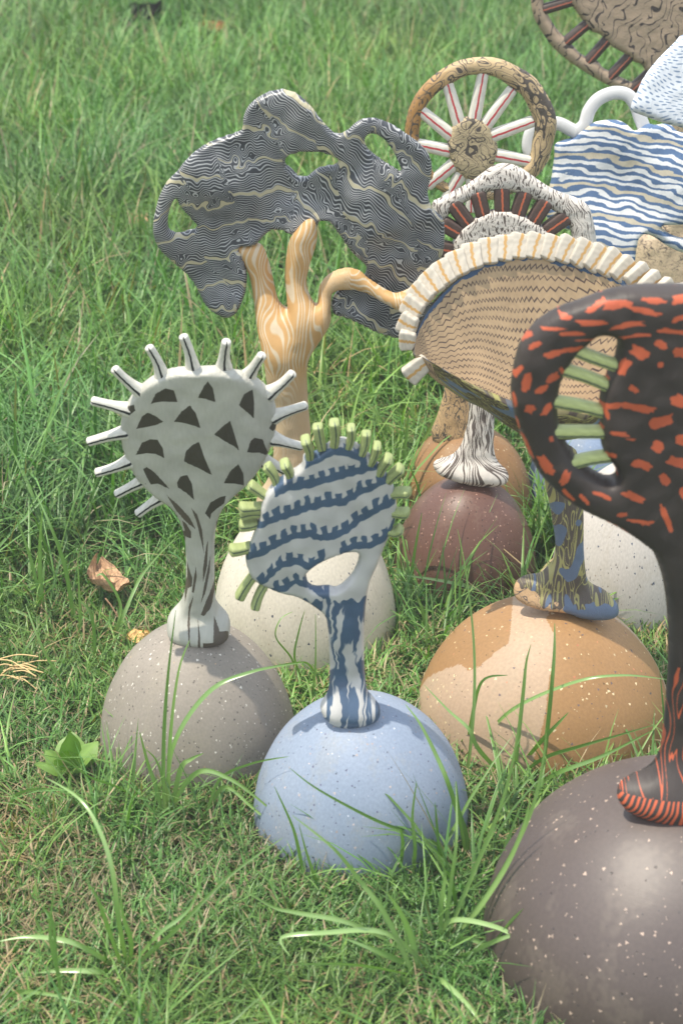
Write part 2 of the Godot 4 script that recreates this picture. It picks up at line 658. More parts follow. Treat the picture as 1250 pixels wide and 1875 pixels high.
func make_spiky() -> void:
	var t := thing("ceramic_sculpture", "pale grey disc with dark triangles and a ring of spikes on a taupe dome", "sculpture", Vector3(-0.143, 0, -1.703), GROUP)
	dome(t, 0.0969, 0.1247, col(136, 128, 117), col(144, 135, 124), [[620, 0.5, 2.6, col(205, 198, 185)], [260, 0.5, 1.6, col(88, 82, 78)], [60, 0.6, 1.6, col(176, 150, 120)]], 520, 1024, 0.56, [], Color.BLACK, 0.4, 1.12)
	var up := upright(0.1247, -12)
	var line := smooth_loop(V("16.9,309.7 34.5,311.9 50.1,307.6 62.3,303.2 72.5,293.4 80.2,281.4 84.3,267 85.8,251.3 82.7,233.2 76.9,214.8 70.2,200.9 60.7,186.9 47.5,172.7 35.9,158.3 29.7,141.4 25.5,119.4 24,89.5 22.8,59.1 23.3,38.4 27.6,25.3 34,14.8 36.4,1.5 33.2,-25.3 16.9,-38.9 1.2,-38.9 -12.6,-38.9 -23.7,-25.3 -24.3,1.5 -20.6,14.8 -14.3,25.3 -8.8,38.4 -5,56.5 -2.9,89.5 -3.2,114.5 -6.7,136.6 -12.5,151.1 -19.5,158.3 -30,167.9 -40.3,179.8 -48.4,196.2 -53.5,214.8 -54.9,233.2 -52.8,251.3 -47.3,267 -39.3,280.3 -29.8,291.3 -18.7,300 -6,306.5 6.4,309.1"))
	var made := slab([seat(line, -0.008)], 0.002, V("-30,30 4,28 25,16 70,15 120,8"), func(p: Vector2) -> float: return 0.012 * smoothstep(0.03, 0.0, p.y) + 0.004 * sin(p.x * 22.0) - 0.3 * maxf(0.0, absf(p.x) - 0.03) * maxf(0.0, absf(p.x) - 0.03) * 10.0, [0.112])
	var rect: Rect2 = made.rect
	var img := paint(640, 1024, rect, func(p: Vector2) -> Color:
		return col(176, 174, 163) * (1.0 + 0.04 * n2(p.x * 0.03, p.y * 0.03) + 0.02 * n2(p.x * 0.3, p.y * 0.1)))
	fill(img, rect, polys("-24.5,275.9 -19.4,286.9 -10.3,293.4 -3.3,291.3 -0.8,279.2 -12.8,278.5 | 17.5,284.7 23.4,297.8 27.1,302.6 31.2,295.6 32.8,280.7 24.6,283.6 | 53,277 58.3,289.1 65.5,292.8 66.5,278.1 65.7,260.7 59.5,269.2 | -39.2,246.3 -33.5,260.3 -27.8,265.9 -20.9,261.4 -14.6,256.3 -21.5,251.3 -30.6,249.1 | -5.1,256.3 2.6,269.2 10.1,275.9 15,267 18.4,251.3 9.1,254.7 2,255.8 | 30.1,245 39.5,255.8 45,260.3 47.3,249.1 51.6,226.8 42.3,235.5 | 58.5,224 62.1,235.5 65.8,239.6 72.9,235.5 78.2,215.3 68.9,221.7 | -41.6,216.7 -35.3,230.9 -27.8,235.5 -20.6,235.5 -16.6,226.3 -15.8,215.3 -23.3,219.4 -32.4,219.4 | 1.6,212.5 4,224 9.7,230.9 16.2,235.5 20.1,219.4 26.4,198.1 15.8,204.4 | 36.7,189.2 43,203.2 50.5,211.4 54.7,199.7 54.8,185.7 46.2,189.2 | -36.2,200.9 -32.4,203.7 -24.7,196.2 -17.9,186.9 -13.2,178.6 -23.5,185 -30,182.6 | -6,186.9 -2.9,193.9 3.6,196.7 7.7,186.9 8.7,167.9 1.7,176.2 -5.4,181 | 18.1,152.3 23.3,165.5 30.9,171.5 38,173.8 36.2,165.5 28.5,158.3 23.7,152.3 22.5,145.1 | 78.9,246.8 83.2,255.8 86.7,251.3 85.6,243.4 82,242.3 | -50.5,258 -45.3,269.2 -39.7,273.6 -38.7,267 -44.1,261.4 | -59,240 -55.2,242.3 -50.5,237.7 -53.1,233.2"), col(66, 61, 52), 0.8)
	fill(img, rect, polys("-16,171.5 -4.7,158.3 4,146.3 8.5,132.2 1.8,139 -8.6,153.5 | 5.8,158.3 10.7,151.1 14.5,131.7 15.1,103.3 12.3,124.3 9.4,143.9 | -3.6,142.6 -0.1,139 4.1,129.2 3.7,120.6 -1.9,121.9 -2.2,114.5 -4.5,107 -6.3,126.8 -1.5,129.2 | -1.5,89.5 2.9,74.4 2,64.2 -2.1,59.1 -5.9,39.7 -6,56.5 -2.4,71.8 | 6.9,88.3 7.3,76.9 3.6,56.5 1.6,56.5 4.4,74.4 | 17.4,112 19.5,119.4 17.4,89.5 12.7,69.3 13.5,87 | 19.5,94.6 21.1,102.1 19.5,82 15.1,59.1 9.7,43.6 13.4,64.2 | 23.1,66.7 22.9,53.9 19.1,38.4 11.9,29.3 9.1,30.6 14.6,46.2 | 3.4,53.9 -1.5,30.6 -1.6,6.9 0.4,-11.8 -1.3,-6.5 -3.9,20.1 -2.1,38.4 | 6,25.3 8.3,12.2 8.1,-6.5 4.9,-7.8 6.4,12.2 | 11,6.9 20.7,6.9 21.2,20.1 21.5,28 26.8,14.8 34.5,12.2 35.1,1.5 29.9,-7.8 20,-11.8 20.3,-3.8 12.3,-9.2 10.5,-3.8 | -22.6,-3.8 -5.1,-3.8 0.5,-9.2 -5.6,-14.5 -17.1,-10.5 | 27.9,141.4 32.7,151.1 34.5,148.7 30.6,139 26.6,131.7"), col(88, 79, 68), 1.0)
	var m := clay(img, 0.5, 0.45, 0.03)
	obj("head", made.pieces[0], m, t, up)
	obj("stem", made.pieces[1], m, t, up)
	var skin := lined(col(205, 201, 190), col(36, 38, 40), [0.53], 0.045)
	for pair in polys("-13.5,297.8 -23,330.1 | 13.6,305.4 7.1,341.7 | 40.5,308.7 44.3,341.7 | 61.3,298.9 74.3,326.9 | 79.3,280.3 100,303.2 | 83.2,254.7 111,269.2 | 81.8,229.8 106.9,222.9 | 72.1,204.4 94.6,189.2 | -33,281.4 -54.1,308.7 | -44.9,262.1 -76.2,272.5 | -49.3,237.3 -83.4,226.3 | -47.8,204.4 -78.9,190.4 | -34.6,183.3 -62.4,165.5 | -20.1,163.1 -44.3,145.1"):
		var a := at3(pair[0], -0.003)
		var b := at3(pair[1], rng.randf_range(-0.004, 0.006))
		var pts := PackedVector3Array()
		var rx := PackedFloat32Array()
		var bow := rng.randf_range(-0.0015, 0.0015)
		for i in 9:
			var s := i / 8.0
			pts.append(a.lerp(b, s) + Vector3(b.y - a.y, a.x - b.x, 0).normalized() * bow * sin(s * PI))
			rx.append(0.0043 + 0.0034 * pow(1.0 - s, 3.0))
		obj("spike", tube(pts, rx, rx), skin, t, up)

# ------------------------------------------------------------------ blue comb pattern

func band_at(band: PackedVector2Array, x: float) -> float:
	if x < band[0].x - 3.0 or x > band[band.size() - 1].x + 3.0:
		return INF
	for i in range(1, band.size()):
		if x < band[i].x or i == band.size() - 1:
			return lerpf(band[i - 1].y, band[i].y, (x - band[i - 1].x) / (band[i].x - band[i - 1].x))
	return INF

func make_blue() -> void:
	var t := thing("ceramic_sculpture", "blue and cream comb-patterned disc with green teeth on a light blue dome", "sculpture", Vector3(0.018, 0, -1.572), GROUP)
	dome(t, 0.1007, 0.1221, col(130, 142, 160), col(138, 149, 166), [[420, 0.5, 2.2, col(172, 160, 158)], [300, 0.5, 1.8, col(84, 84, 108)], [120, 0.5, 2.0, col(196, 200, 210)]], 160)
	var up := upright(0.1221, -4)
	var line := smooth_loop(V("-49.3,265.4 -40.9,264.5 -31.7,271.6 -22.6,277.7 -15,278.6 -5.9,274.2 3.3,265.4 12.6,254.8 20.3,245 25.8,234.2 28.3,221.5 29.3,208.8 27.9,196 23.4,183 18.8,170 13.5,153 8.1,139.8 5,126.4 3.1,109 2.1,83.6 2.3,53.9 4,29.7 6.6,15.4 13.2,5.1 16.6,-5.2 15.2,-26 0.3,-40.7 -11.4,-45 -23,-42.9 -33,-30.2 -37,-11.4 -36.2,-1.1 -31.2,11.3 -28.6,33.7 -29,63.8 -30.1,87.6 -33.2,103.2 -40.4,111 -51.5,118.7 -59.4,123.5 -72.1,126.4 -84.7,132.1 -95.6,139.8 -100.1,151.2 -101.4,162.5 -97.1,177.4 -92.9,190.4 -88.7,203.3 -86.9,214.3 -82.8,227 -76.5,236 -67.1,243.2 -57.8,249.4 -51.7,253.9"))
	var hole := smooth_loop(V("-48.8,145.5 -46.4,151.2 -36.9,158.7 -24.3,165.3 -11.7,169 -3.9,167.2 -3.5,158.7 -8.5,145.5 -16.4,135 -22.8,130.2 -30.7,132.1 -40.2,131.2 -46.6,135"))
	var made := slab([seat(line, -0.009), hole], 0.002, V("-25,28 4,26 30,16 80,13 120,8"), func(p: Vector2) -> float: return 0.02 * smoothstep(0.045, 0.0, p.y) + 0.003 * sin(p.x * 30.0 + p.y * 20.0), [0.098])
	var rect: Rect2 = made.rect
	var bands := []
	for b in ["-45.5,255.6 -36.3,261 -24.1,267.7 -11.9,266.3 0.3,259.2", "-72,229.7 -61.1,234.2 -48.8,236 -36.5,238.7 -15,245 0.4,249.4 12.6,253.9", "-90.4,196 -77,203.3 -61.4,208.8 -45.9,214.3 -30.4,217 -14.9,218.8 0.5,228.8 12.8,234.2 24.9,243.2", "-99.8,163.4 -88.7,168.1 -77.5,175.6 -61.7,185.8 -46.1,188.6 -36.8,183.9 -24.3,184.9 -14.9,189.5 -5.6,197.8 8.3,207 26,217.9", "-90.2,132.1 -79.7,145.5 -70,156.8 -58.9,160.6 -44.8,154.9 -35.3,160.6", "-76.8,127.3 -68.8,131.2 -57.6,139.8 -43.4,132.1 -30.8,120.6", "-16.5,170 -5.5,174.6 5.5,173.7 19.5,181.2 29.4,197.8"]:
		var q := V(b)
		for i in q.size():
			q[i] *= 1000.0
		bands.append(q)
	var cream := col(182, 180, 177)
	var blue := col(68, 88, 112)
	var img := paint(800, 1180, rect, func(p: Vector2) -> Color:
		var q := p + Vector2(n2(p.x * 0.12, p.y * 0.12), n2(p.x * 0.12 + 40.0, p.y * 0.12)) * 1.1
		var on := -1.0
		if p.y > 122.0 + n2(p.x * 0.1, 3.0) * 5.0 + 1.3 * maxf(0.0, p.x - 6.0) * 1.9:
			for k in bands.size():
				var y := band_at(bands[k], q.x)
				if y == INF:
					continue
				var d := q.y - y
				var body := 3.7 - absf(d - 3.1)
				var ph := fposmod(q.x / 8.8 + k * 0.37 + 0.12 * n2(q.x * 0.05, k * 9.0) + d * 0.012, 1.0)
				var tooth := minf((0.3 - absf(ph - 0.5)) * 8.8, minf(minf(13.2, 10.4 + k * 1.6) + 2.2 * n2(floorf(q.x / 8.8 + k * 0.37) * 3.7, k) - d, d))
				on = maxf(on, maxf(body, tooth))
		else:
			var w := Vector2(q.x + 3.0 * n2(q.x * 0.05, q.y * 0.03), q.y)
			on = 3.0 * (n2(w.x * 0.15, w.y * 0.016 + 5.0) + 0.5 * n2(w.x * 0.3, w.y * 0.035) - 0.02 + 0.45 * smoothstep(92.0, 116.0, w.y) - 0.2 * smoothstep(20.0, 5.0, w.y))
		return cream.lerp(blue, edge(on, 0.35)) * (1.0 + 0.05 * n2(p.x * 0.05, p.y * 0.05)))
	var m := clay(img, 0.38, 0.5, 0.03)
	obj("head", made.pieces[0], m, t, up)
	obj("stem", made.pieces[1], m, t, up)
	var skin := lined(col(152, 162, 108), col(62, 74, 70), [0.55], 0.032)
	for pair in polys("-44.7,262.7 -48.3,283.8 | -34.5,270.7 -38.4,293.4 | -24.1,274.2 -24.1,298.6 | -12.2,272.4 -9.7,294.6 | -1.3,265.4 3.2,285.9 | 6.7,256.5 12.4,277.2 | 14.2,246.7 22.4,266.3 | 21.9,239.6 33.2,253.9 | 26.7,226.1 40.5,230.6 | 27,207 39.3,208.8 | 23.3,187.6 34.2,191.3 | -61,242.3 -66.1,260.1 | -72.7,234.2 -81.5,253 | -80.6,221.5 -96.5,235.1 | -85.4,212.4 -104.4,214.3 | -86.3,206.6 -104.6,205.9 | -90.4,196 -106.5,194.5 | -96.4,172.2 -115.5,171.8 | -95.6,140.7 -108.5,117.7 | -84.3,134 -95.2,108"):
		var reach := rng.randf_range(0.84, 0.96)
		var fat := rng.randf_range(0.85, 1.1)
		obj("tooth", bar(at3(pair[0], 0.0), at3(pair[0].lerp(pair[1], reach), rng.randf_range(-0.002, 0.007)), 0.0036 * fat, 0.0043 * fat, 0.0056, 3.6, rng.randf_range(-0.0016, 0.0016)), skin, t, up)

# ------------------------------------------------------------------ black and white marbled tree

func zebra(p: Vector2) -> Color:
	var lean := p.x + 0.35 * p.y + 14.0 * n2(p.x * 0.012 + 3.0, p.y * 0.012)
	var patch := floorf(lean / 52.0)
	var inner := fposmod(lean / 52.0, 1.0)
	var slope := 0.75 + 0.15 * sin(patch * 3.1) if patch >= 2.0 else -0.08 + 0.3 * sin(patch * 2.3)
	var q := p + Vector2(n2(p.x * 0.05, p.y * 0.05), n2(p.x * 0.05 + 50.0, p.y * 0.05)) * 1.6
	var ph := (q.y + slope * q.x) / sqrt(1.0 + slope * slope) + patch * 7.3
	ph += 7.0 * n2(q.x * 0.016, q.y * 0.012 + patch) + 2.2 * n2(q.x * 0.05 + patch, q.y * 0.03) + 0.8 * sin(q.x * 0.42 + 2.0 * n2(q.x * 0.03, q.y * 0.03))
	var wild := smoothstep(0.25, 0.7, n2(p.x * 0.02 + 9.0, p.y * 0.02) + 0.6 * smoothstep(0.1, 0.0, minf(inner, 1.0 - inner)))
	ph += wild * 6.0 * n2(p.x * 0.075, p.y * 0.075 + 5.0)
	var period := 2.9 + 0.9 * n2(p.x * 0.01, ph * 0.03)
	var s := sin(ph * TAU / 2.35)
	var c := col(60, 62, 66).lerp(col(172, 172, 170), edge(s - 0.5 - 0.25 * (period - 2.9) + 0.2 * n2(p.x * 0.05, p.y * 0.05), 0.3))
	var band := absf(fposmod(ph / 29.0 + 0.1 * n2(patch, 3.0), 1.0) - 0.5) * 29.0
	if band < 1.3 + 0.9 * n2(q.x * 0.02, ph * 0.02):
		c = col(176, 167, 138)
	return c

func make_marbled_tree() -> void:
	var t := thing("ceramic_sculpture", "black and white marbled cloud-shaped crown on an ochre branching trunk and a cream dome", "sculpture", Vector3(-0.040, 0, -1.910), GROUP)
	dome(t, 0.0990, 0.1541, col(196, 188, 170), col(202, 194, 177), [[260, 0.5, 2.4, col(60, 66, 84)], [160, 0.5, 1.6, col(150, 136, 116)], [120, 0.5, 1.8, col(222, 216, 204)]], 260)
	var up := upright(0.1541, 0)
	var line := smooth_loop(V("-55.5,399.1 -54,411.6 -46.5,424 -31.8,432.7 -14.9,435.9 -0.5,431.5 11.5,421.6 23.6,405.4 35.7,394.1 45.4,397.9 55.1,406.6 67.2,409.1 84.3,404.1 101.4,394.1 116.2,382.8 126.3,368.8 127.8,350.9 124.5,332.9 129.8,317.3 139.9,306.9 142.1,291.1 140.8,269.9 133.6,256.5 131.5,237.7 129.5,210.5 114.7,185.7 98.1,182.1 78.9,187.1 58.4,199.5 40.6,206.4 31.7,210.5 29.9,224.1 40.6,237.7 60.7,245.8 64.5,253.9 63.2,259.2 50.6,272.6 38.1,291.1 28.1,304.3 18.2,304.3 14.4,296.4 3.2,291.1 -10.6,289.8 -19.2,294.3 -29.2,293.7 -39.3,285.8 -47,277.9 -60.8,276.3 -59.2,269.9 -55,253.9 -54.9,237.7 -58.2,224.1 -66.2,207.7 -76.5,201.7 -89.1,206.4 -99,215.9 -108.5,235 -118.1,248.5 -132.5,264.6 -142,277.9 -145.8,293.7 -144.4,309.5 -138.6,330.3 -130.5,345.8 -119,358.6 -111.3,368.8 -96.2,381.5 -78.9,389.1 -61.7,394.1"))
	var holes := [line, smooth_loop(V("-122,330.3 -128.7,317.3 -131.1,301.6 -126.4,293.7 -116.5,292.4 -102.6,297.2 -108.5,306.9 -117.5,319.9")), smooth_loop(V("-13.3,368.8 -3.5,373.9 13.7,375.2 28.3,372.6 36.9,367.5 34.4,362.4 23.4,359.9 13.5,354.8 6.1,347.1 -1.3,347.1 -8.6,356.1 -14.6,361.2")), smooth_loop(V("64.9,392.8 72.2,392.8 82,386.5 89.4,376.4 94.5,366.3 98.3,356.1 89.6,361.2 77.3,368.8 67.4,376.4 62.5,385.3"))]
	var made := slab(holes, 0.0028, V("0,6.5 300,6.5"), func(p: Vector2) -> float: return -0.014 + 0.012 * n2(p.x * 7.0, p.y * 7.0 + 2.0) + 0.003 * n2(p.x * 19.0, p.y * 19.0), [], 0.0007)
	var img := paint(1500, 1180, made.rect, zebra)
	obj("crown", made.pieces[0], clay(img, 0.36, 0.5, 0.03), t, up)
	var trunk := smooth_loop(V("-41.3,178.1 -45.4,197.2 -48.2,220.8 -52.6,244.2 -60.4,261.6 -68.7,275.4 -53.5,278.2 -39.5,277.6 -32.3,259.3 -27.7,237.8 -23.1,221.4 -14.4,213.8 -16.8,243 -14.8,269.6 -9.2,291.3 3.3,307.2 11.4,310.6 15.6,301.5 15.5,285.6 7.8,259.3 5.5,240.1 15.2,222 18,240.1 27.8,252.3 43,258.7 58.2,256.4 68.5,248.3 93.6,237.8 118.5,247.1 134.8,244.2 129.7,229.6 102.5,220.8 83.4,226.7 63.1,234.9 43,236.6 31.6,233.7 29.4,220.8 29.3,206.1 23.8,194.2 14.9,180.5 9.3,170.3 5.4,156.5 5.7,123 8.2,85.2 8.6,56.3 14,24.5 22.5,-4.6 13.8,-24.1 -9.3,-28.7 -32.4,-27.4 -49.5,-14.3 -47.9,8.4 -38.5,24.5 -31.3,46.8 -29.5,85.2 -29.1,113.7 -35.4,135.8 -37.9,156.5"), 5)
	var made2 := slab([trunk], 0.0022, V("-25,34 20,26 90,26 150,22 300,16"), func(p: Vector2) -> float: return 0.006 + 0.012 * smoothstep(0.05, 0.1, p.x) - 0.012 * smoothstep(0.2, 0.25, p.y) - 0.016 * smoothstep(-0.005, -0.02, p.x) * smoothstep(0.17, 0.215, p.y), [])
	var img2 := paint(760, 900, made2.rect, func(p: Vector2) -> Color:
		var low := smoothstep(175.0, 120.0, p.y)
		var q := p + Vector2(n2(p.x * 0.04, p.y * 0.02), n2(p.x * 0.04 + 30.0, p.y * 0.02)) * 7.0
		var lean := 0.9 * smoothstep(0.02, 0.05, p.x * 0.001 + 0.0) * smoothstep(130.0, 190.0, p.y)
		var ph := q.x * (1.0 - lean * 0.7) + q.y * lean * 0.8 + 3.5 * n2(q.x * 0.05, q.y * 0.02 + 7.0)
		var s := sin(ph * TAU / lerpf(5.0, 2.3, low)) + 0.45 * n2(p.x * 0.07, p.y * 0.04)
		var orange := col(188, 148, 96).lerp(col(182, 156, 122), low)
		var pale := col(198, 180, 152).lerp(col(190, 168, 138), low)
		return orange.lerp(pale, edge(s - 0.3 * (1.0 - low) - 0.1 - 1.6 * low * smoothstep(-12.0, 2.0, p.x), 0.35 + 0.3 * low)))
	obj("trunk", made2.pieces[0], clay(img2, 0.5, 0.4, 0.03), t, up)

# ------------------------------------------------------------------ spoked wheel

func veins(p: Vector2, light: Color, dark: Color, size: float, width: float, sx := 1.0, sy := 1.0) -> Color:
	var q := Vector2(p.x * sx, p.y * sy) / size
	q += Vector2(n2(q.x * 1.3, q.y * 1.3), n2(q.x * 1.3 + 20.0, q.y * 1.3)) * 0.55
	var a := absf(n2(q.x, q.y))
	var b := absf(n2(q.x * 1.7 + 31.0, q.y * 1.7))
	var k := maxf(width * (0.8 + 0.9 * n2(q.x * 0.6 + 7.0, q.y * 0.6)) - a, width * 0.55 - b)
	return light.lerp(dark, edge(k, 0.025)) * (1.0 + 0.06 * n2(p.x * 0.03, p.y * 0.03))

func make_wheel() -> void:
	var t := thing("ceramic_sculpture", "tan wheel ring with red-lined white spokes on an ochre dome", "sculpture", Vector3(0.150, 0, -2.195), GROUP)
	dome(t, 0.0798, 0.1027, col(146, 110, 72), col(134, 100, 66), [[500, 0.5, 1.8, col(214, 196, 160)], [120, 0.5, 1.4, col(96, 72, 48)]], 160, 768)
	var up := upright(0.1027, 6)
	var outer := ellipse(V("5.5,353.8")[0], 0.0842, 0.0810, 48, 0.02)
	var inner := ellipse(V("1.7,350.1")[0], 0.0634, 0.0650, 44, 0.04)
	var tan := col(180, 156, 118)
	var dark := col(82, 74, 66)
	var made := slab([outer, inner], 0.003, V("0,11 300,11"), flat)
	var middle := V("1.7,350.1")[0] * 1000.0
	var img := paint(640, 640, made.rect, func(p: Vector2) -> Color:
		var d := p - middle
		var a := d.angle()
		var base := tan.lerp(col(158, 112, 58), smoothstep(0.2, 1.0, -d.normalized().x) * 0.8)
		return veins(Vector2(a * 70.0, d.length()), base, dark, 22.0, 0.17, 0.55, 1.3))
	obj("rim_ring", made.pieces[0], clay(img, 0.5), t, up)
	var hub := slab([smooth_loop(V("-29.9,347 -24.5,361.3 -12.3,369.1 -2,370.9 9.8,365.2 16.5,360 19.9,348.3 24.9,336.5 25.2,326.1 20.3,312.9 12.8,302.3 -0.2,297 -13.3,299.7 -22.7,308.9 -28.1,320.8 -31.8,333.9"))], 0.003, V("0,10 300,10"), flat)
	obj("hub", hub.pieces[0], clay(paint(360, 420, hub.rect, func(p: Vector2) -> Color: return veins(p, col(178, 160, 126), dark, 26.0, 0.15)), 0.55), t, up)
	var skin := lined(col(212, 206, 192), col(186, 70, 72), [0.5], 0.038)
	for pair in polys("-18.6,361.3 -34.3,411.5 | -1.8,366.5 6.7,416.6 | 11.3,360 39.1,398.7 | 16.8,347 63,363.9 | 22.6,326.1 71.1,316.8 | -27.4,348.3 -64.7,378.1 | -29.6,330.8 -70.1,339.2 | -23.6,315.5 -52.4,291.2 | -14.7,305 -31.2,275.7 | -2.9,302.3 -3.3,262.4 | 11.3,307.6 34.7,267.7"):
		obj("spoke", bar(at3(pair[0]), at3(pair[1]), 0.0076, 0.0064, 0.0068, 2.8), skin, t, up)
	var stem := slab([smooth_loop(V("-28.4,59 -33.3,30.3 -39.7,7.1 -43.6,-4.5 -36.4,-25 -6.1,-27.9 26.8,-22 29,1.3 17.5,21.6 11,59 8.2,171.3 -23.8,171.3"))], 0.003, V("-20,26 10,20 40,16"), flat)
	obj("stem", stem.pieces[0], clay(paint(256, 512, stem.rect, func(p: Vector2) -> Color: return veins(p, col(176, 146, 106), dark, 13.0, 0.16, 1.0, 0.5)), 0.55), t, up)

# ------------------------------------------------------------------ white arch with dark spokes

func dashes(p: Vector2, light: Color, dark: Color, fx: float, fy: float, cut: float) -> Color:
	var q := p + Vector2(n2(p.x * 0.05, p.y * 0.05), n2(p.x * 0.05 + 11.0, p.y * 0.05)) * 3.0
	var a := n2(q.x * fx, q.y * fy) + 0.35 * n2(q.x * fx * 2.1 + 5.0, q.y * fy * 1.7)
	return light.lerp(dark, edge(a - cut, 0.09))

func make_arch() -> void:
	var t := thing("ceramic_sculpture", "white arch with fine black streaks and dark orange-lined spokes on a maroon dome", "sculpture", Vector3(0.140, 0, -2.032), GROUP)
	dome(t, 0.0808, 0.1171, col(98, 71, 62), col(104, 76, 66), [[620, 0.5, 1.9, col(176, 140, 122)], [160, 0.5, 1.6, col(52, 40, 38)]], 420, 1024, 0.42)
	var up := upright(0.1171, 8)
	var outer := smooth_loop(V("-44.4,309.8 -35.9,316 -21.3,323.4 -4.4,333.2 7.6,341.8 19.6,350.4 31.8,352.8 46.5,349.2 61.4,339.4 76.4,329.5 91.4,322.1 108.8,316 121.4,307.3 126.9,292.4 130.6,274.9 133.3,257.3 134,242.2 125,219.3 100.9,198.9 66.3,186.1 28.8,183.5 -8.9,193.8 -29.2,211.7 -37.1,237.1 -38.7,262.4 -41.6,284.9"))
	var gap := smooth_loop(V("-32.2,269.9 -32.4,284.9 -25.8,298.6 -11.3,309.8 3.3,317.7 20.3,323.6 37.5,322.1 52.3,319.2 72.2,309.3 87.3,300.6 98.6,292.4 103.2,281.2 105.8,264.9 98.7,257.3 88.4,269.9 76.7,284.4 62.9,293.1 47.9,300.6 30.6,304.3 13.5,301.8 -3.5,291.9 -15.6,281.9 -21.6,269.9 -23.7,249.8 -28.7,252.3"))
	var white := col(202, 194, 184)
	var dark := col(88, 78, 72)
	var made := slab([outer, gap], 0.0028, V("0,11 300,11"), flat)
	var mid := V("31.6,267.4")[0] * 1000.0
	var img := paint(820, 820, made.rect, func(p: Vector2) -> Color:
		var d := p - mid
		var ring := d.length() * (1.0 + 0.12 * n2(d.angle() * 1.4, 2.0))
		if ring < 80.0:
			return dashes(p, white, dark, 0.4, 0.12, 0.36)
		return dashes(Vector2(d.angle() * 90.0, ring), white, dark, 0.05, 0.55, 0.42))
	obj("arch", made.pieces[0], clay(img, 0.5), t, up)
	var skin := lined(col(84, 68, 62), col(196, 104, 72), [0.5], 0.03)
	for pair in polys("-5.9,288.6 -21.6,309.8 | 9.9,298.6 3.7,320.9 | 30.2,301.8 28.8,326.6 | 46.8,298.6 53.7,322.1 | 63.5,291.1 75.8,312.2 | 78.1,281.2 98.5,296.1 | -15.1,278.7 -31.8,288.6 | -22.6,259.8 -36.3,262.4"):
		obj("spoke", bar(at3(pair[0]), at3(pair[1]), 0.0082, 0.0086, 0.008, 5.0), skin, t, up)
	var stem := slab([seat(smooth_loop(V("-0.1,74.9 -2.2,114.6 -1.3,187.4 28.7,187.4 29.4,114.6 28.1,74.9 27.6,56.2 28,37.4 33.1,18.5 42.5,4.9 44.7,-8.7 39.3,-19.7 21.3,-22.4 -4.6,-16.9 -30.7,-3.3 -38.7,13 -33.7,22.5 -18.4,28.7 -8.4,40.1 -4.1,56.2")), -0.005)], 0.0022, V("-18,26 6,24 30,15 70,14"), func(p: Vector2) -> float: return 0.008 * smoothstep(0.03, 0.0, p.y))
	obj("stem", stem.pieces[0], clay(paint(360, 700, stem.rect, func(p: Vector2) -> Color: return dashes(Vector2((p.x + 2.0) / (1.0 + 2.2 * smoothstep(34.0, 0.0, p.y)) * 1.6, p.y * (1.0 + 0.8 * smoothstep(12.0, 0.0, p.y))), white, dark, 0.42, 0.03, 0.1)), 0.5), t, up)

# ------------------------------------------------------------------ bowl

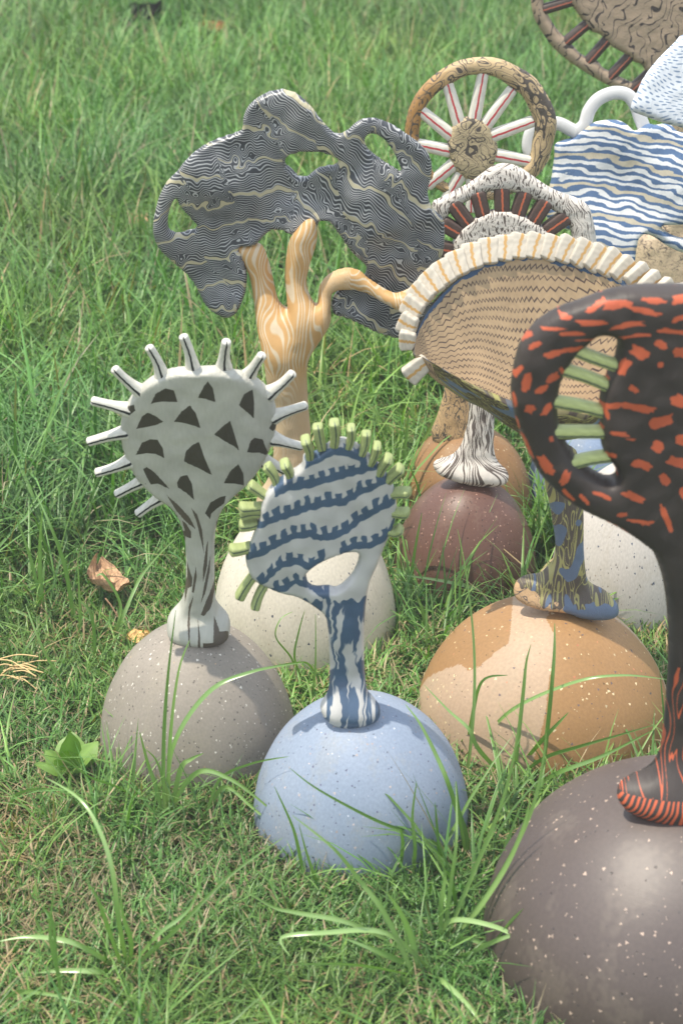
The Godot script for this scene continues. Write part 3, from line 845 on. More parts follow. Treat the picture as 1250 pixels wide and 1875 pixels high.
func make_bowl() -> void:
	var t := thing("ceramic_sculpture", "tan zigzag-lined bowl rimmed with cream blocks on a beige and ochre dome", "sculpture", Vector3(0.205, 0, -1.750), GROUP)
	dome(t, 0.1283, 0.1184, col(168, 143, 118), col(176, 151, 126), [[460, 0.5, 3.0, col(214, 192, 152)], [260, 0.5, 2.2, col(98, 86, 88)], [60, 0.6, 2.0, col(190, 120, 90)]], 160, 1024, 0.58, polys("-153.2,-361.3 -178.8,-38.2 -194.6,94.2 -215.4,200.9 -293.9,235.8 -375,268.5 -443.9,262.6 -491.7,181 -603.6,119.6 -771.6,-18 -915.5,-104.9 -682.8,-221.9 -536.6,-273.6 -344.8,-309.8 -185.8,-268.2 | 21.3,-30.4 -21.5,91.4 -0,156.2 14.9,207.2 7.4,278.2 -7.6,344 -37.2,471.4 -54.7,583.9 -92,702.2 -136.6,814.9 -183.5,1014.9 1128.7,578 682.6,-59 332.5,-116.8 112,-83 48.9,-96.1 13.4,-240.7 -51.9,-172.5 -102,-261.5 -2.6,-122.2"), col(146, 112, 74), 0.4, 1.22)
	var up := upright(0.1184, 0)
	var far := smooth_line(V3("-137.9,265.6,-20 -132.1,286.3,-34 -115.6,308.1,-48 -89.9,328,-60 -61.5,339.7,-68 -30.5,344.2,-72 8.3,338.2,-72 39.2,328.4,-66 68.1,323.5,-48 98.1,314,-20"), 6)
	var near := smooth_line(V3("-137.9,265.6,-20 -123.8,262.2,-10 -103.3,255.3,2 -81.3,247.6,12 -67.4,243.7,18 -46.3,237,24 -21.2,232.7,28 7,229.6,26 36,228.2,16 98.1,314,-20"), 6)
	var low := smooth_line(V3("-137.9,265.6,-20 -114.7,213.7,-20 -85.3,180.1,-18 -61.5,166.5,-16 -34.3,140.1,-16 -6.9,119.3,-16 19.7,116.3,-16 50.7,128.2,-16 80,168.5,-18 98.1,314,-20"), 6)
	var v := PackedVector3Array()
	var uv := PackedVector2Array()
	var idx := PackedInt32Array()
	var ns := 30
	var nt := far.size()
	for side in 2:
		for i in nt:
			var tip := sin(PI * i / (nt - 1.0))
			for s in ns + 1:
				var k := float(s) / ns
				var p := far[i] * (1 - k) * (1 - k) + low[i] * 2.0 * k * (1 - k) + near[i] * k * k
				if side == 1:
					var tang := (low[i] - far[i]) * 2.0 * (1 - k) + (near[i] - low[i]) * 2.0 * k
					var along := far[mini(i + 1, nt - 1)] - far[maxi(i - 1, 0)]
					var out := tang.cross(along).normalized()
					p -= out * (0.002 + 0.007 * tip) * (1.0 if out.z > 0.0 or true else -1.0)
				v.append(p)
				uv.append(Vector2(float(i) / (nt - 1), k))
	var half := nt * (ns + 1)
	var idx_out := PackedInt32Array()
	for i in nt - 1:
		for s in ns:
			var a := i * (ns + 1) + s
			var b := a + ns + 1
			for q in [a, b + 1, b, a, a + 1, b + 1]:
				idx.append(q)
			for q in [a, b, b + 1, a, b + 1, a + 1]:
				idx_out.append(half + q)
		for s in [0, ns]:   # lips
			var a: int = i * (ns + 1) + s
			var b: int = a + ns + 1
			if s == 0:
				for q in [a, b, half + b, a, half + b, half + a]:
					idx_out.append(q)
			else:
				for q in [a, half + b, b, a, half + a, half + b]:
					idx_out.append(q)
	var inside := paint(1024, 768, Rect2(0, 0, 1, 1), func(p: Vector2) -> Color:
		var x := p.x * 0.001
		var y := 1.0 - p.y * 0.001
		var w := x * 54.0 + 3.0 * n2(x * 3.0, y * 3.0)
		var turn := 0.5 + 0.3 * n2(x * 4.0, y * 5.0 + 9.0)
		var along := fposmod(w, 1.0)
		var saw := along / turn if along < turn else (1.0 - along) / (1.0 - turn)
		var row := (1.0 - (1.0 - y) * (1.0 - y)) * 22.0 + saw * 0.42 + 1.1 * n2(x * 1.8, y * 2.2) + 0.12 * n2(x * 12.0, y * 9.0)
		var d := absf(fposmod(row, 1.0) - 0.5)
		var wide := 0.085 + 0.04 * n2(x * 14.0, y * 14.0 + 4.0)
		var c := col(174, 149, 117) * (1.0 + 0.05 * n2(x * 9.0, y * 9.0) + 0.03 * n2(x * 60.0, y * 60.0))
		c = c.lerp(col(84, 70, 64), edge(wide - d, 0.05))
		var border := minf(y * 1.0, 1.0) + 0.004 * n2(x * 40.0, 2.0)
		if border < 0.012 + 0.006 * n2(x * 9.0, 5.0) or (x < 0.02 + 0.01 * n2(y * 20.0, 8.0)):
			c = col(66, 86, 112)
		return c)
	var outside := paint(1024, 512, Rect2(0, 0, 1, 1), func(p: Vector2) -> Color:
		var x := p.x * 0.09
		var y := p.y * 0.09
		var c := veins(Vector2(x, y), col(70, 60, 50), col(146, 140, 84), 9.0, 0.2, 0.45, 2.2)
		if n2(x * 0.06 + 20.0, y * 0.16) > 0.5:
			c = col(96, 112, 132)
		return c)
	obj("bowl_lining", finish(v.duplicate(), uv, idx), clay(inside, 0.6, 0.35, 0.0), t, up)
	obj("bowl_shell", finish(v.duplicate(), uv, idx_out), clay(outside, 0.5, 0.4, 0.0), t, up)
	var img := Image.create(64, 64, false, Image.FORMAT_RGB8)
	for y in 64:
		for x in 64:
			var c := col(186, 177, 162) * (1.0 + 0.07 * n2(x * 0.06, y * 0.06))
			if absf(x - 32 + 2.0 * n2(y * 0.05, 4.0)) < 2.4:
				c = col(180, 142, 88)
			img.set_pixel(x, y, c)
	var skin := clay(img, 0.6, 0.35, 0.0)
	# rim blocks, side by side along the far lip
	var seats := V3("-135.2,257,-18 -138.9,275.8,-26 -137.4,288.8,-32 -132.7,300.3,-40 -125,310,-46 -115.8,318.3,-50 -105,325.6,-55 -92.6,331.9,-60 -79.7,336.9,-64 -66.2,340.3,-68 -52.8,342.8,-70 -39.3,344.2,-72 -25.3,343.8,-73 -11.4,342.7,-73 2.7,340.5,-73 16.1,337.6,-72 29.5,334,-70 42.7,330.1,-66 54.5,327.5,-60 66,325.2,-52 77.4,322.3,-40 88,319.2,-30")
	var tips := V3("-131.9,238.2,-16 -150.1,276.6,-28 -150.6,292.9,-38 -146.4,307,-48 -138.2,319.7,-56 -126.9,331.1,-62 -114.5,340.1,-67 -99.6,348,-72 -84.1,353.8,-77 -67.6,358.1,-80 -51.5,360.2,-83 -35.9,361.1,-85 -19.8,360.8,-86 -3.8,359.1,-86 12.4,356.9,-86 27.9,353.5,-85 42.8,349.7,-82 56.5,345.2,-78 69.8,340,-70 82.5,334.4,-62 92.7,330.6,-52 103.8,326.9,-42")
	for i in seats.size():
		if i == 0:
			seats[0] = Vector3(seats[0].x + 0.008, seats[0].y, seats[0].z)
			tips[0] = Vector3(tips[0].x - 0.012, tips[0].y + 0.004, tips[0].z)
		var run := (tips[i] - seats[i])
		var b := rim_block(seats[i] - run * 0.1, tips[i] - run * rng.randf_range(0.1, 0.16), 0.0082, 0.0100, 0.0044)
		obj("rim_block", b, skin, t, up)
	var stem := slab([seat(smooth_loop(V("-10.5,139.9 -10.6,164.7 -2.5,179.4 17.6,174.5 22.8,139.9 26.1,119.9 28.5,104.7 30.2,74.1 33,48.2 36.6,32.5 43.8,24.7 53.3,19.4 61.9,8.8 67.2,-1.8 66.9,-15.2 53.4,-20.6 30.1,-16.5 18.2,-8.5 2,-5.8 -16.5,-1.8 -33,8.8 -35.8,22 -31.7,32.5 -20.5,37.3 -9.2,38.3 -4.9,44.3 1.4,53.4 2.7,74.1 -0.6,94.6 -5,117.4")), -0.007)], 0.002, V("-18,24 4,20 25,14 60,15"), func(p: Vector2) -> float: return 0.008 * smoothstep(0.03, 0.0, p.y))
	obj("stem", stem.pieces[0], clay(paint(420, 700, stem.rect, func(p: Vector2) -> Color:
		var c := veins(p, col(92, 82, 74), col(158, 150, 98), 34.0, 0.2, 1.7, 0.5)
		if n2(p.x * 0.05 + 3.0, p.y * 0.03) > 0.38:
			c = col(98, 110, 130)
		var foot := 13.0 + 5.0 * n2(p.x * 0.1, p.y * 0.1) - p.y + 16.0 * smoothstep(-8.0, -18.0, p.x)
		if foot > 0.0:
			c = veins(p, col(190, 156, 118), col(92, 84, 80), 26.0, 0.06)
			if p.x > 14.0 + 5.0 * n2(p.y * 0.1, 9.0):
				c = col(98, 110, 130)
		return c), 0.5), t, up)

# a block with its broad face forward, wider at the tip, the edges rounded
func rim_block(a: Vector3, b: Vector3, w0: float, w1: float, deep: float) -> ArrayMesh:
	return bar(a, b, w0, w1, deep, 7.0, rng.randf_range(-0.0006, 0.0006))

# ------------------------------------------------------------------ charcoal and orange paddle

func make_orange() -> void:
	var t := thing("ceramic_sculpture", "charcoal paddle with orange flecks and green rungs on a large dark dome", "sculpture", Vector3(0.284, 0, -1.391), GROUP)
	dome(t, 0.1625, 0.1560, col(78, 66, 62), col(84, 72, 67), [[900, 0.6, 2.8, col(168, 146, 130)], [120, 0.5, 1.8, col(58, 52, 52)]], 160, 1280, 0.52, [], Color.BLACK, 0.6)
	var up := upright(0.1560, 0)
	var outer := smooth_loop(V("-16.5,442.2 -36.7,446.9 -53.3,446.9 -75.4,446.5 -95,442.2 -108.2,436.7 -124.5,430.7 -137.7,422.6 -147.2,412.6 -154.3,399.6 -157.6,382.1 -158.6,366.1 -156.4,350.9 -151.7,334.6 -148,324.6 -140.2,306.2 -131.7,292.3 -120.3,280.2 -108.1,269.8 -93.9,261.8 -77,253.7 -62.2,244.6 -49.7,234.5 -42.8,226.8 -33.8,202.4 -28.2,172.6 -24.3,132.2 -23.1,80.2 -23.9,42.9 -31,29.4 -46,20.2 -57.5,9.2 -58.9,-11.7 -49.3,-34.1 -20.5,-53.8 7.4,-59.5 38.3,-45.3 44.9,-17.3 23.9,15.8 9.6,80.2 2,182.6 8.9,241.2 23.5,288.6 26.5,343.7 17.5,397 2.7,427.3"))
	var hole := smooth_loop(V("-101.8,403.1 -98.7,407.7 -92.1,409.8 -84.1,407.9 -81.6,403.1 -81.7,395.8 -83.9,385.9 -87.4,378.5 -89.9,369.8 -92.3,359.8 -91.8,347.3 -90.5,334.6 -89.1,321.9 -85.1,311.6 -78.1,302.5 -75.8,296 -77,289.5 -85,292.1 -93.5,297.3 -100.8,303.8 -108.2,311.6 -115,321.9 -120.2,333.3 -122.7,344.8 -122.9,357.3 -121.5,369.8 -117.6,382.2 -111.4,393.3 -106.1,399.4"))
	var made := slab([seat(outer, -0.016), hole], 0.0028, V("-25,32 6,28 40,20 150,19 240,17"), func(p: Vector2) -> float: return 0.022 * smoothstep(0.05, 0.0, p.y), [0.135])
	var rect: Rect2 = made.rect
	var orange := col(188, 92, 62)
	var img := paint(900, 1600, rect, func(p: Vector2) -> Color:
		var c := col(62, 55, 52) * (1.0 + 0.1 * n2(p.x * 0.03, p.y * 0.03))
		if p.y < 128.0:
			var s := absf(n2(p.x * 0.17 + 1.2 * n2(p.x * 0.03, p.y * 0.02), p.y * 0.014)) + smoothstep(60.0, 120.0, p.y) * 0.02 + 0.09 * n2(p.x * 0.03, p.y * 0.02)
			c = c.lerp(orange, edge(0.15 - s, 0.03))
			if p.y < 16.0:
				var f := sin(p.x * 1.15 + 0.02 * p.y * p.x + 2.2 * n2(p.x * 0.04, p.y * 0.06))
				c = (col(62, 55, 52)).lerp(orange, edge(f - 0.1, 0.2))
		return c)
	# flecks: centre x,y half length, half width (mm), turn (degrees)
	for item in "-122.1,427.3,4.4,1.8,-5 -100.8,435.1,8.2,2,35 -84.9,438,10.7,2.8,10 -68,434.1,13.9,2,-14 -60.1,441,9.5,1.8,-3 -40.7,441.6,5.7,2.8,5 -103,423.7,10.7,2,2 -77.3,423.1,12.6,2,12 -130.6,418.8,9.5,1.5,4 -117.1,415.5,8.6,1.6,-0 -72.2,414.6,11.4,1.5,10 -105.5,409.8,8.9,0.9,-2 -43.9,418.2,10.7,2,-8 -39.7,428.5,6.3,2,15 -149.2,409.2,5.7,1.3,40 -142.9,405.5,5.1,2,30 -128.6,400,8.9,2.5,15 -115.3,403.1,7.6,2,-0 -67.4,401.3,7.6,4.4,-30 -52.2,407.9,5.3,2.8,-25 -37.6,401.3,5.1,4,-15 -77.3,389.6,6.6,3.5,65 -51.6,392.1,2.3,1.8,-0 -154.4,383.5,5.7,1.8,60 -148.4,376.7,7.6,3,80 -129.4,380.4,5.1,3.3,30 -136.9,371.1,5.7,2.5,35 -122.2,384.7,3.8,1.5,-60 -69.4,372.3,4.4,2.3,-35 -89.4,373.6,4.8,1.5,70 -35.3,363.6,6.6,4.8,-25 -83.3,358,10.1,2.3,15 -65,357.3,12.6,3.5,-8 -155.7,359.8,7,1.3,-80 -144.7,354.8,3.8,3.5,-20 -132.1,353.6,6.1,2.8,50 -88,351.1,5.1,1.9,-65 -46.5,346,8.9,5.1,15 -77.3,335.9,7.6,2,-5 -69,331.1,3.8,1,-5 -48.5,325.1,5.3,3.8,-25 -30.5,330.8,5.1,4.6,-30 -90.6,337.2,3.2,1.3,60 -152.6,338.4,5.7,1.3,-75 -145,321.9,11.4,1.8,-68 -130.5,307.7,9.5,4,-55 -127.5,329.5,2.8,1.8,-80 -82.5,316.7,4,2.5,10 -58.4,310.3,7.8,4,-15 -33.7,312.9,7,4,-20 -115.5,297.3,7,3,70 -40.7,297.3,6.1,3.5,-55 -78,299.9,6.3,1.8,-75 -112.4,281.7,7,1.8,-45 -100,279,5.7,1.8,-50 -88,283,7.6,1.5,-20 -63.5,283,10.1,3,-25 -25.7,284.3,7.6,2.5,-60 -37.7,264.5,14.5,2.3,-68 -71.8,267.2,4.4,1.8,10 -58.6,261.8,8.9,1.8,-10 -51.5,260.5,5.1,1.5,20 -108.3,269.8,6.3,1.3,-40 -72.2,253.9,12.6,1,-30 -29.1,421.3,7.6,2.5,-10 -23.2,389.6,6.3,3.8,-40 -20.9,347.3,6.3,3.8,-10 -16.7,309,6.3,3.8,-60 -18.2,269.8,8.9,2.3,-80".split(" ", false):
		var q := item.split(",")
		var c := Vector2(q[0].to_float(), q[1].to_float())
		var shape := PackedVector2Array()
		for k in 18:
			var a := TAU * k / 18.0
			var e := Vector2(signf(cos(a)) * pow(absf(cos(a)), 0.7) * q[2].to_float(), signf(sin(a)) * pow(absf(sin(a)), 0.7) * q[3].to_float())
			e *= 0.98 + 0.34 * n2(c.x * 0.3 + cos(a) * 1.1, c.y * 0.3 + sin(a) * 1.1)
			e.y += 0.012 * e.x * e.x * n2(c.x, 3.0)
			shape.append((c + e.rotated(deg_to_rad(q[4].to_float()))) * 0.001)
		fill(img, rect, [shape], orange * (1.0 + 0.08 * n2(c.x, c.y)), 1.0)
	var m := clay(img, 0.5, 0.4, 0.03)
	obj("head", made.pieces[0], m, t, up)
	obj("stem", made.pieces[1], m, t, up)
	var skin := lined(col(176, 184, 122), col(82, 92, 78), [0.58], 0.045)
	for pair in polys("-115.7,399.4 -81.1,385.9 | -123.3,383.5 -86.9,369.8 | -129.4,357.3 -88.4,348.5 | -125.9,331.8 -86.8,331.8 | -111.9,305.1 -81.6,311.6"):
		obj("rung", bar(at3(pair[0], 0.004), at3(pair[1], 0.004), 0.0046, 0.0046, 0.006, 3.0, rng.randf_range(-0.0015, 0.0015)), skin, t, up)

# ------------------------------------------------------------------ blue striped body with white handles

func make_striped() -> void:
	var t := thing("ceramic_sculpture", "wide blue and white wavy-striped slab with white looped handles on a blue dome", "sculpture", Vector3(0.304, 0, -2.229), GROUP)
	dome(t, 0.0775, 0.1083, col(118, 134, 160), col(126, 142, 166), [[300, 0.5, 1.8, col(206, 206, 206)], [120, 0.5, 1.5, col(82, 84, 98)]], 120, 512)
	var up := upright(0.1083, 15)
	var outer := smooth_loop(V("-62.3,260.5 -58.2,281.9 -56,303.3 -54.9,316.6 -36.2,323.2 -28.3,329.8 -15.1,339.1 -1.8,343.1 14.3,343.6 25.2,339.1 36.2,331.2 49.4,339.1 60.2,337.8 76.3,339.1 87.4,329.8 106.3,327.2 139.2,313.9 149.1,271.2 137.1,233.6 119.2,206.6 100.7,190.3 78.6,197.9 61.9,208.7 49.6,212 43,203.9 40.9,184.8 40.2,163 40.6,108.1 36.9,52.6 46.6,7.8 52.9,-14.7 25.6,-31.7 -7.9,-28.9 -30.5,-14.7 -22.7,7.8 -12.8,52.6 -11.6,108.1 -10.3,163 -13.9,195.7 -25.3,212 -41.7,217.4 -58.2,222.8 -65.3,239"))
	var slot := smooth_loop(V("69.7,220.9 80.5,222.3 96.8,222.8 113.1,223.4 116,217.4 108.2,207.9 97.4,207.1 80.9,212"), 3)
	var made := slab([outer, slot], 0.003, V("-20,22 20,14 60,12"), func(p: Vector2) -> float: return 0.008 * n2(p.x * 9.0, p.y * 9.0))
	var img := paint(900, 1300, made.rect, func(p: Vector2) -> Color:
		var q := p + Vector2(0, 4.0 * n2(p.x * 0.02, p.y * 0.02) + 2.0 * n2(p.x * 0.025 + 9.0, p.y * 0.1) + 1.2 * n2(p.x * 0.06, p.y * 0.08) + 0.3 * n2(p.x * 0.3, p.y * 0.3))
		var ph := q.y + 0.08 * q.x + 0.0012 * (q.x + 20.0) * (q.x + 20.0)
		var low := smoothstep(150.0, 118.0, p.y)
		ph += low * 22.0 * n2(p.x * 0.03 + 4.0, p.y * 0.03)
		var s := sin(ph * TAU / 8.4) + 0.5 * n2(p.x * 0.012, ph * 0.11)
		var k := floorf(ph / 8.4 + 0.75)
		var light := col(214, 214, 214) if fposmod(k, 4.0) > 0.5 else col(190, 180, 160)
		return light.lerp(col(84, 108, 142), edge(s - 0.15, 0.2)))
	obj("striped_body", made.pieces[0], clay(img, 0.5), t, up)
	var white := plain(col(196, 195, 194), 0.55)
	for text in ["-77.4,298 -84.4,305.9 -86.5,316.6 -82.2,331.2 -68.9,339.1 -52.8,339.1 -40.5,333.8 -31,328.5", "-31,329.8 -21.8,337.8 -16.9,353.6 -6.5,366.8 10.7,373.9 26.9,371.5 36.6,360.2 42.5,345.7 48.3,332.5"]:
		var pts := PackedVector3Array()
		for q in V(text):
			pts.append(at3(q, -0.004))
		pts = smooth_line(pts, 5)
		var r := PackedFloat32Array()
		r.resize(pts.size())
		r.fill(0.0078)
		obj("handle", tube(pts, r, r, 2.6, 16), white, t, up)

# ------------------------------------------------------------------ pale blue dashed leaf shape

func make_leaf_disc() -> void:
	var t := thing("ceramic_sculpture", "pale leaf-shaped slab covered in small blue dashes above a white dome", "sculpture", Vector3(0.323, 0, -1.993), GROUP)
	dome(t, 0.0894, 0.1580, col(186, 180, 172), col(192, 186, 178), [[300, 0.5, 2.4, col(84, 90, 104)], [200, 0.5, 1.8, col(140, 128, 116)]], 320, 1024)
	var up := upright(0.1580, 14)
	var outer := smooth_loop(V("29.5,452.9 20.3,445 7.3,431.4 -3.1,419.4 -10.8,407.5 -15.9,395.5 -20.3,386.1 -22.1,378.7 -20.3,374.5 -9.5,370.4 5.7,364.7 16.8,361.3 23.6,360.2 33.3,357.5 48.5,353.2 52.9,314 58,259.2 57.6,203.8 49.3,133.6 37.5,76.7 13.5,40.7 -2.9,21.9 -9.1,-4.3 -15.6,-21.8 10.5,-33.6 35.8,-24.8 30.4,4.4 39.3,33.5 65.8,76.7 84.4,133.6 88.2,203.8 82.9,259.2 77.7,314 81.6,347.8 102.5,368 112.8,408.1 97.7,441.3 63,458.4"))
	var made := slab([outer], 0.003, V("-30,24 0,18 60,11"), func(p: Vector2) -> float: return 0.006 * sin(p.x * 20.0))
	var img := paint(800, 1700, made.rect, func(p: Vector2) -> Color:
		var g := Vector2(p.x * 0.95 - p.y * 0.2, p.y * 0.95 + p.x * 0.2) + Vector2(n2(p.x * 0.02, p.y * 0.02), n2(p.x * 0.02 + 8.0, p.y * 0.02)) * 6.0
		var row := floorf(g.y / 3.6)
		var cell := Vector2(floorf(g.x / 8.5 + row * 0.43), row)
		var f := Vector2(fposmod(g.x / 8.5 + row * 0.43, 1.0) - 0.5, fposmod(g.y / 3.6, 1.0) - 0.5)
		f += Vector2(n2(cell.x * 3.1, cell.y * 5.3), n2(cell.x * 4.7 + 9.0, cell.y * 2.9)) * 0.22
		var d := Vector2(f.x / 0.3, (f.y + f.x * 0.5 * n2(cell.x, cell.y * 7.0)) / 0.2).length()
		return col(208, 212, 218).lerp(col(104, 124, 152), edge(1.0 - d, 0.25) * (0.75 + 0.25 * n2(cell.x * 2.0, cell.y))))
	obj("dashed_slab", made.pieces[0], clay(img, 0.5), t, up)

# ------------------------------------------------------------------ brown wheel at the back

func make_brown_wheel() -> void:
	var t := thing("ceramic_sculpture", "large brown disc with black wavy lines and a spoked edge on a grey dome", "sculpture", Vector3(0.477, 0, -2.664), GROUP)
	dome(t, 0.0963, 0.1189, col(168, 162, 154), col(176, 170, 162), [[200, 0.5, 2.0, col(220, 214, 206)], [120, 0.5, 1.6, col(90, 86, 84)]], 120, 512)
	var up := upright(0.1189, 6)
	var outer := smooth_loop(V("-228.3,366.3 -224.2,346 -214.9,329 -198.4,306.7 -176.8,287.8 -149.9,270.4 -124.7,256.5 -103.3,247.8 -83.8,244.3 -55.7,243.5 -20.9,247.8 13.1,263.5 37.2,294.7 44.3,340.9 30.9,383.2 2.9,416.7 -41.3,438.3 -92.9,446.6 -144,443.3 -186.1,430 -214.2,403.3 -227.2,383.2"))
	var gap := smooth_loop(V("-213.2,376.5 -210,359.6 -206.1,349.4 -197.8,335.8 -188.7,324.7 -177,314.4 -164.3,300.7 -157.9,295.5 -149.1,291.6 -136.6,286.9 -129.3,278.2 -117.6,272.5 -107.7,267 -91.6,260 -79.3,257.9 -68.2,263.5 -78.9,282.6 -89.5,286 -102.3,297.2 -120.2,306.7 -134.8,321.3 -148,326.4 -158.1,338.4 -167.3,351.1 -174.6,359.6 -180.4,376.5 -187.8,388.3 -203.4,389.9"))
	var tan := col(156, 136, 114)
	var dark := col(66, 58, 54)
	var made := slab([outer, gap], 0.004, V("0,12 500,12"), flat)
	obj("disc", made.pieces[0], clay(paint(1200, 900, made.rect, func(p: Vector2) -> Color:
		var q := p + Vector2(n2(p.x * 0.035, p.y * 0.035), n2(p.x * 0.035 + 5.0, p.y * 0.035)) * 10.0
		var ph := q.x * 0.9 - q.y * 0.45 + 9.0 * n2(q.x * 0.02, q.y * 0.02) + 3.0 * n2(q.x * 0.09, q.y * 0.09)
		var s := absf(fposmod(ph / 13.0, 1.0) - 0.5) * 13.0
		return tan.lerp(dark, edge(0.9 + 1.4 * n2(q.x * 0.06, q.y * 0.05) - s, 0.3))), 0.5), t, up)
	var skin := lined(col(72, 60, 55), col(176, 100, 76), [0.5], 0.03)
	for pair in polys("-210.6,354.5 -171.4,366.3 | -181.2,311 -150.3,337.5 | -149.7,286 -124.9,315.3 | -119.9,265.2 -93.5,294.7 | -89.3,249.6 -67.7,270.4 | -218.3,376.5 -175.5,381.5"):
		obj("spoke", bar(at3(pair[0]), at3(pair[1]), 0.0072, 0.0072, 0.008, 2.6), skin, t, up)
	var stem := slab([smooth_loop(V("-75,16.4 -72.8,30.3 -69.7,44.1 -61.2,51.8 -42.8,57.9 -36.2,73.2 -34.1,126.2 -40.2,266.4 29,266.4 37.2,126.2 47.2,57.9 64.9,19.5 70.9,-11.6 57.2,-31.2 12.2,-39 -41.2,-35.1 -68.4,-23.3 -77,-3.8"))], 0.0035, V("-30,34 0,30 30,26 60,20"), flat)
	obj("stem", stem.pieces[0], clay(paint(400, 800, stem.rect, func(p: Vector2) -> Color: return veins(p, col(186, 164, 134), col(74, 64, 58), 15.0, 0.09, 0.8, 1.3)), 0.5), t, up)

# ------------------------------------------------------------------ ground

func make_ground() -> void:
	# one sheet to the horizon: fine near the sculptures, coarse far off
	var v := PackedVector3Array()
	var uv := PackedVector2Array()
	var idx := PackedInt32Array()
	var xs := PackedFloat32Array([-150, -60, -25, -12, -6])
	for i in 61:
		xs.append(-3.0 + 0.1 * i)
	xs.append_array(PackedFloat32Array([6, 12, 25, 60, 150]))
	var zs := PackedFloat32Array([-200, -80, -35, -18, -10])
	for i in 91:
		zs.append(-7.0 + 0.1 * i)
	zs.append_array(PackedFloat32Array([5, 10, 30, 80, 150]))
	for z in zs:
		for x in xs:
			v.append(Vector3(x, -0.004 + 0.006 * n2(x * 2.3, z * 2.3), z))
			uv.append(Vector2(x, z))
	var w := xs.size()
	for j in zs.size() - 1:
		for i in w - 1:
			var a := j * w + i
			for q in [a, a + w, a + w + 1, a, a + w + 1, a + 1]:
				idx.append(q)
	var m := StandardMaterial3D.new()
	m.albedo_texture = ImageTexture.create_from_image(paint(1024, 1024, Rect2(0, 0, 1, 1), func(p: Vector2) -> Color:
		var k := 0.5 + 0.5 * n2(p.x * 0.02, p.y * 0.02) + 0.4 * n2(p.x * 0.11, p.y * 0.11)
		var c := col(66, 62, 40).lerp(col(76, 92, 44), clampf(k, 0.0, 1.0))
		return c * (1.0 + 0.3 * n2(p.x * 0.4, p.y * 0.4))))
	m.roughness = 0.95
	m.metallic_specular = 0.1
	var o := obj("ground", finish(v, uv, idx), m, self)
	o.set_meta("kind", "structure")
	o.set_meta("label", "lawn soil under the grass, reaching to the horizon")

# ------------------------------------------------------------------ grass

# appends one blade: root, heading, length, width, how far it bends over; colours linear
func add_blade(v: PackedVector3Array, nor: PackedVector3Array, cols: PackedColorArray, idx: PackedInt32Array, root: Vector3, turn: float, length: float, width: float, lean: float, curl: float, c: Color, segs := 4) -> void:
	var dir := Vector3(cos(turn), 0, sin(turn))
	var side := Vector3(-sin(turn), 0, cos(turn))
	var p := root
	var first := v.size()
	for i in segs + 1:
		var t := float(i) / segs
		var a := lean + curl * t
		var step := dir * sin(a) + Vector3.UP * cos(a)
		var wd := width * (1.0 - pow(t, 2.2)) * (0.75 + 0.25 * minf(1.0, t * 4.0)) + 0.00015
		var face := side.cross(step).normalized()
		v.append(p - side * wd * 0.5)
		v.append(p + side * wd * 0.5)
		nor.append((face - side * 0.35).normalized())
		nor.append((face + side * 0.35).normalized())
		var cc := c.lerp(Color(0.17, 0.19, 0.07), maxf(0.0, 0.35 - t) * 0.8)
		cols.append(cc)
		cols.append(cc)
		p += step * length / segs
		if i < segs:
			var k := first + i * 2
			for q in [k, k + 3, k + 1, k, k + 2, k + 3]:
				idx.append(q)

func green(dry: float) -> Color:
	if rng.randf() < dry:
		return Color(0.40, 0.31, 0.17) * rng.randf_range(0.55, 1.15)
	var c := Color(0.085, 0.205, 0.036).lerp(Color(0.23, 0.37, 0.085), pow(rng.randf(), 1.4))
	c = c.lerp(Color(0.09, 0.19, 0.075), rng.randf() * 0.4)
	return c * rng.randf_range(0.75, 1.35)

func clump(blades: int, radius: float, l0: float, l1: float, w0: float, w1: float, dry: float, flatness: float) -> ArrayMesh:
	var v := PackedVector3Array()
	var nor := PackedVector3Array()
	var cols := PackedColorArray()
	var idx := PackedInt32Array()
	for i in blades:
		var a := rng.randf() * TAU
		var r := sqrt(rng.randf()) * radius
		var lean := rng.randf_range(0.05, 0.75) + flatness * rng.randf_range(0.0, 0.7)
		var length := rng.randf_range(l0, l1)
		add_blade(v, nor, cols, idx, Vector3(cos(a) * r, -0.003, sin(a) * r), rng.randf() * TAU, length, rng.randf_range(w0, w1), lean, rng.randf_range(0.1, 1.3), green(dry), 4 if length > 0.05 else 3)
	return pack(v, nor, PackedVector2Array(), idx, cols)

func grass_material(rough := 0.38) -> StandardMaterial3D:
	var m := StandardMaterial3D.new()
	m.vertex_color_use_as_albedo = true
	m.roughness = rough
	m.metallic_specular = 0.45
	m.cull_mode = BaseMaterial3D.CULL_DISABLED
	m.backlight_enabled = true
	m.backlight = Color(0.62, 0.75, 0.3)
	return m

func free_of_domes(x: float, z: float, margin: float) -> bool:
	for d: Vector3 in [Vector3(-0.143, -1.703, 0.0969), Vector3(0.018, -1.572, 0.1007), Vector3(-0.040, -1.910, 0.0990), Vector3(0.150, -2.195, 0.0798), Vector3(0.140, -2.032, 0.0808), Vector3(0.205, -1.750, 0.1283), Vector3(0.284, -1.391, 0.1625), Vector3(0.304, -2.229, 0.0775), Vector3(0.323, -1.993, 0.0894), Vector3(0.477, -2.664, 0.0963)]:
		if Vector2(x - d.x, z - d.y).length() < d.z + margin:
			return false
	return true

# how long the grass stands here, 0 short mown turf .. 1 long
func clear_of_litter(x: float, z: float) -> bool:
	for d: Vector3 in [Vector3(-0.265, -1.908, 0.062), Vector3(-0.260, -1.611, 0.035), Vector3(-0.345, -1.797, 0.03), Vector3(-0.407, -4.205, 0.11), Vector3(-0.261, -4.213, 0.09), Vector3(-0.331, -3.086, 0.05)]:
		if Vector2(x - d.x, z - d.y).length() < d.z:
			return false
	return true

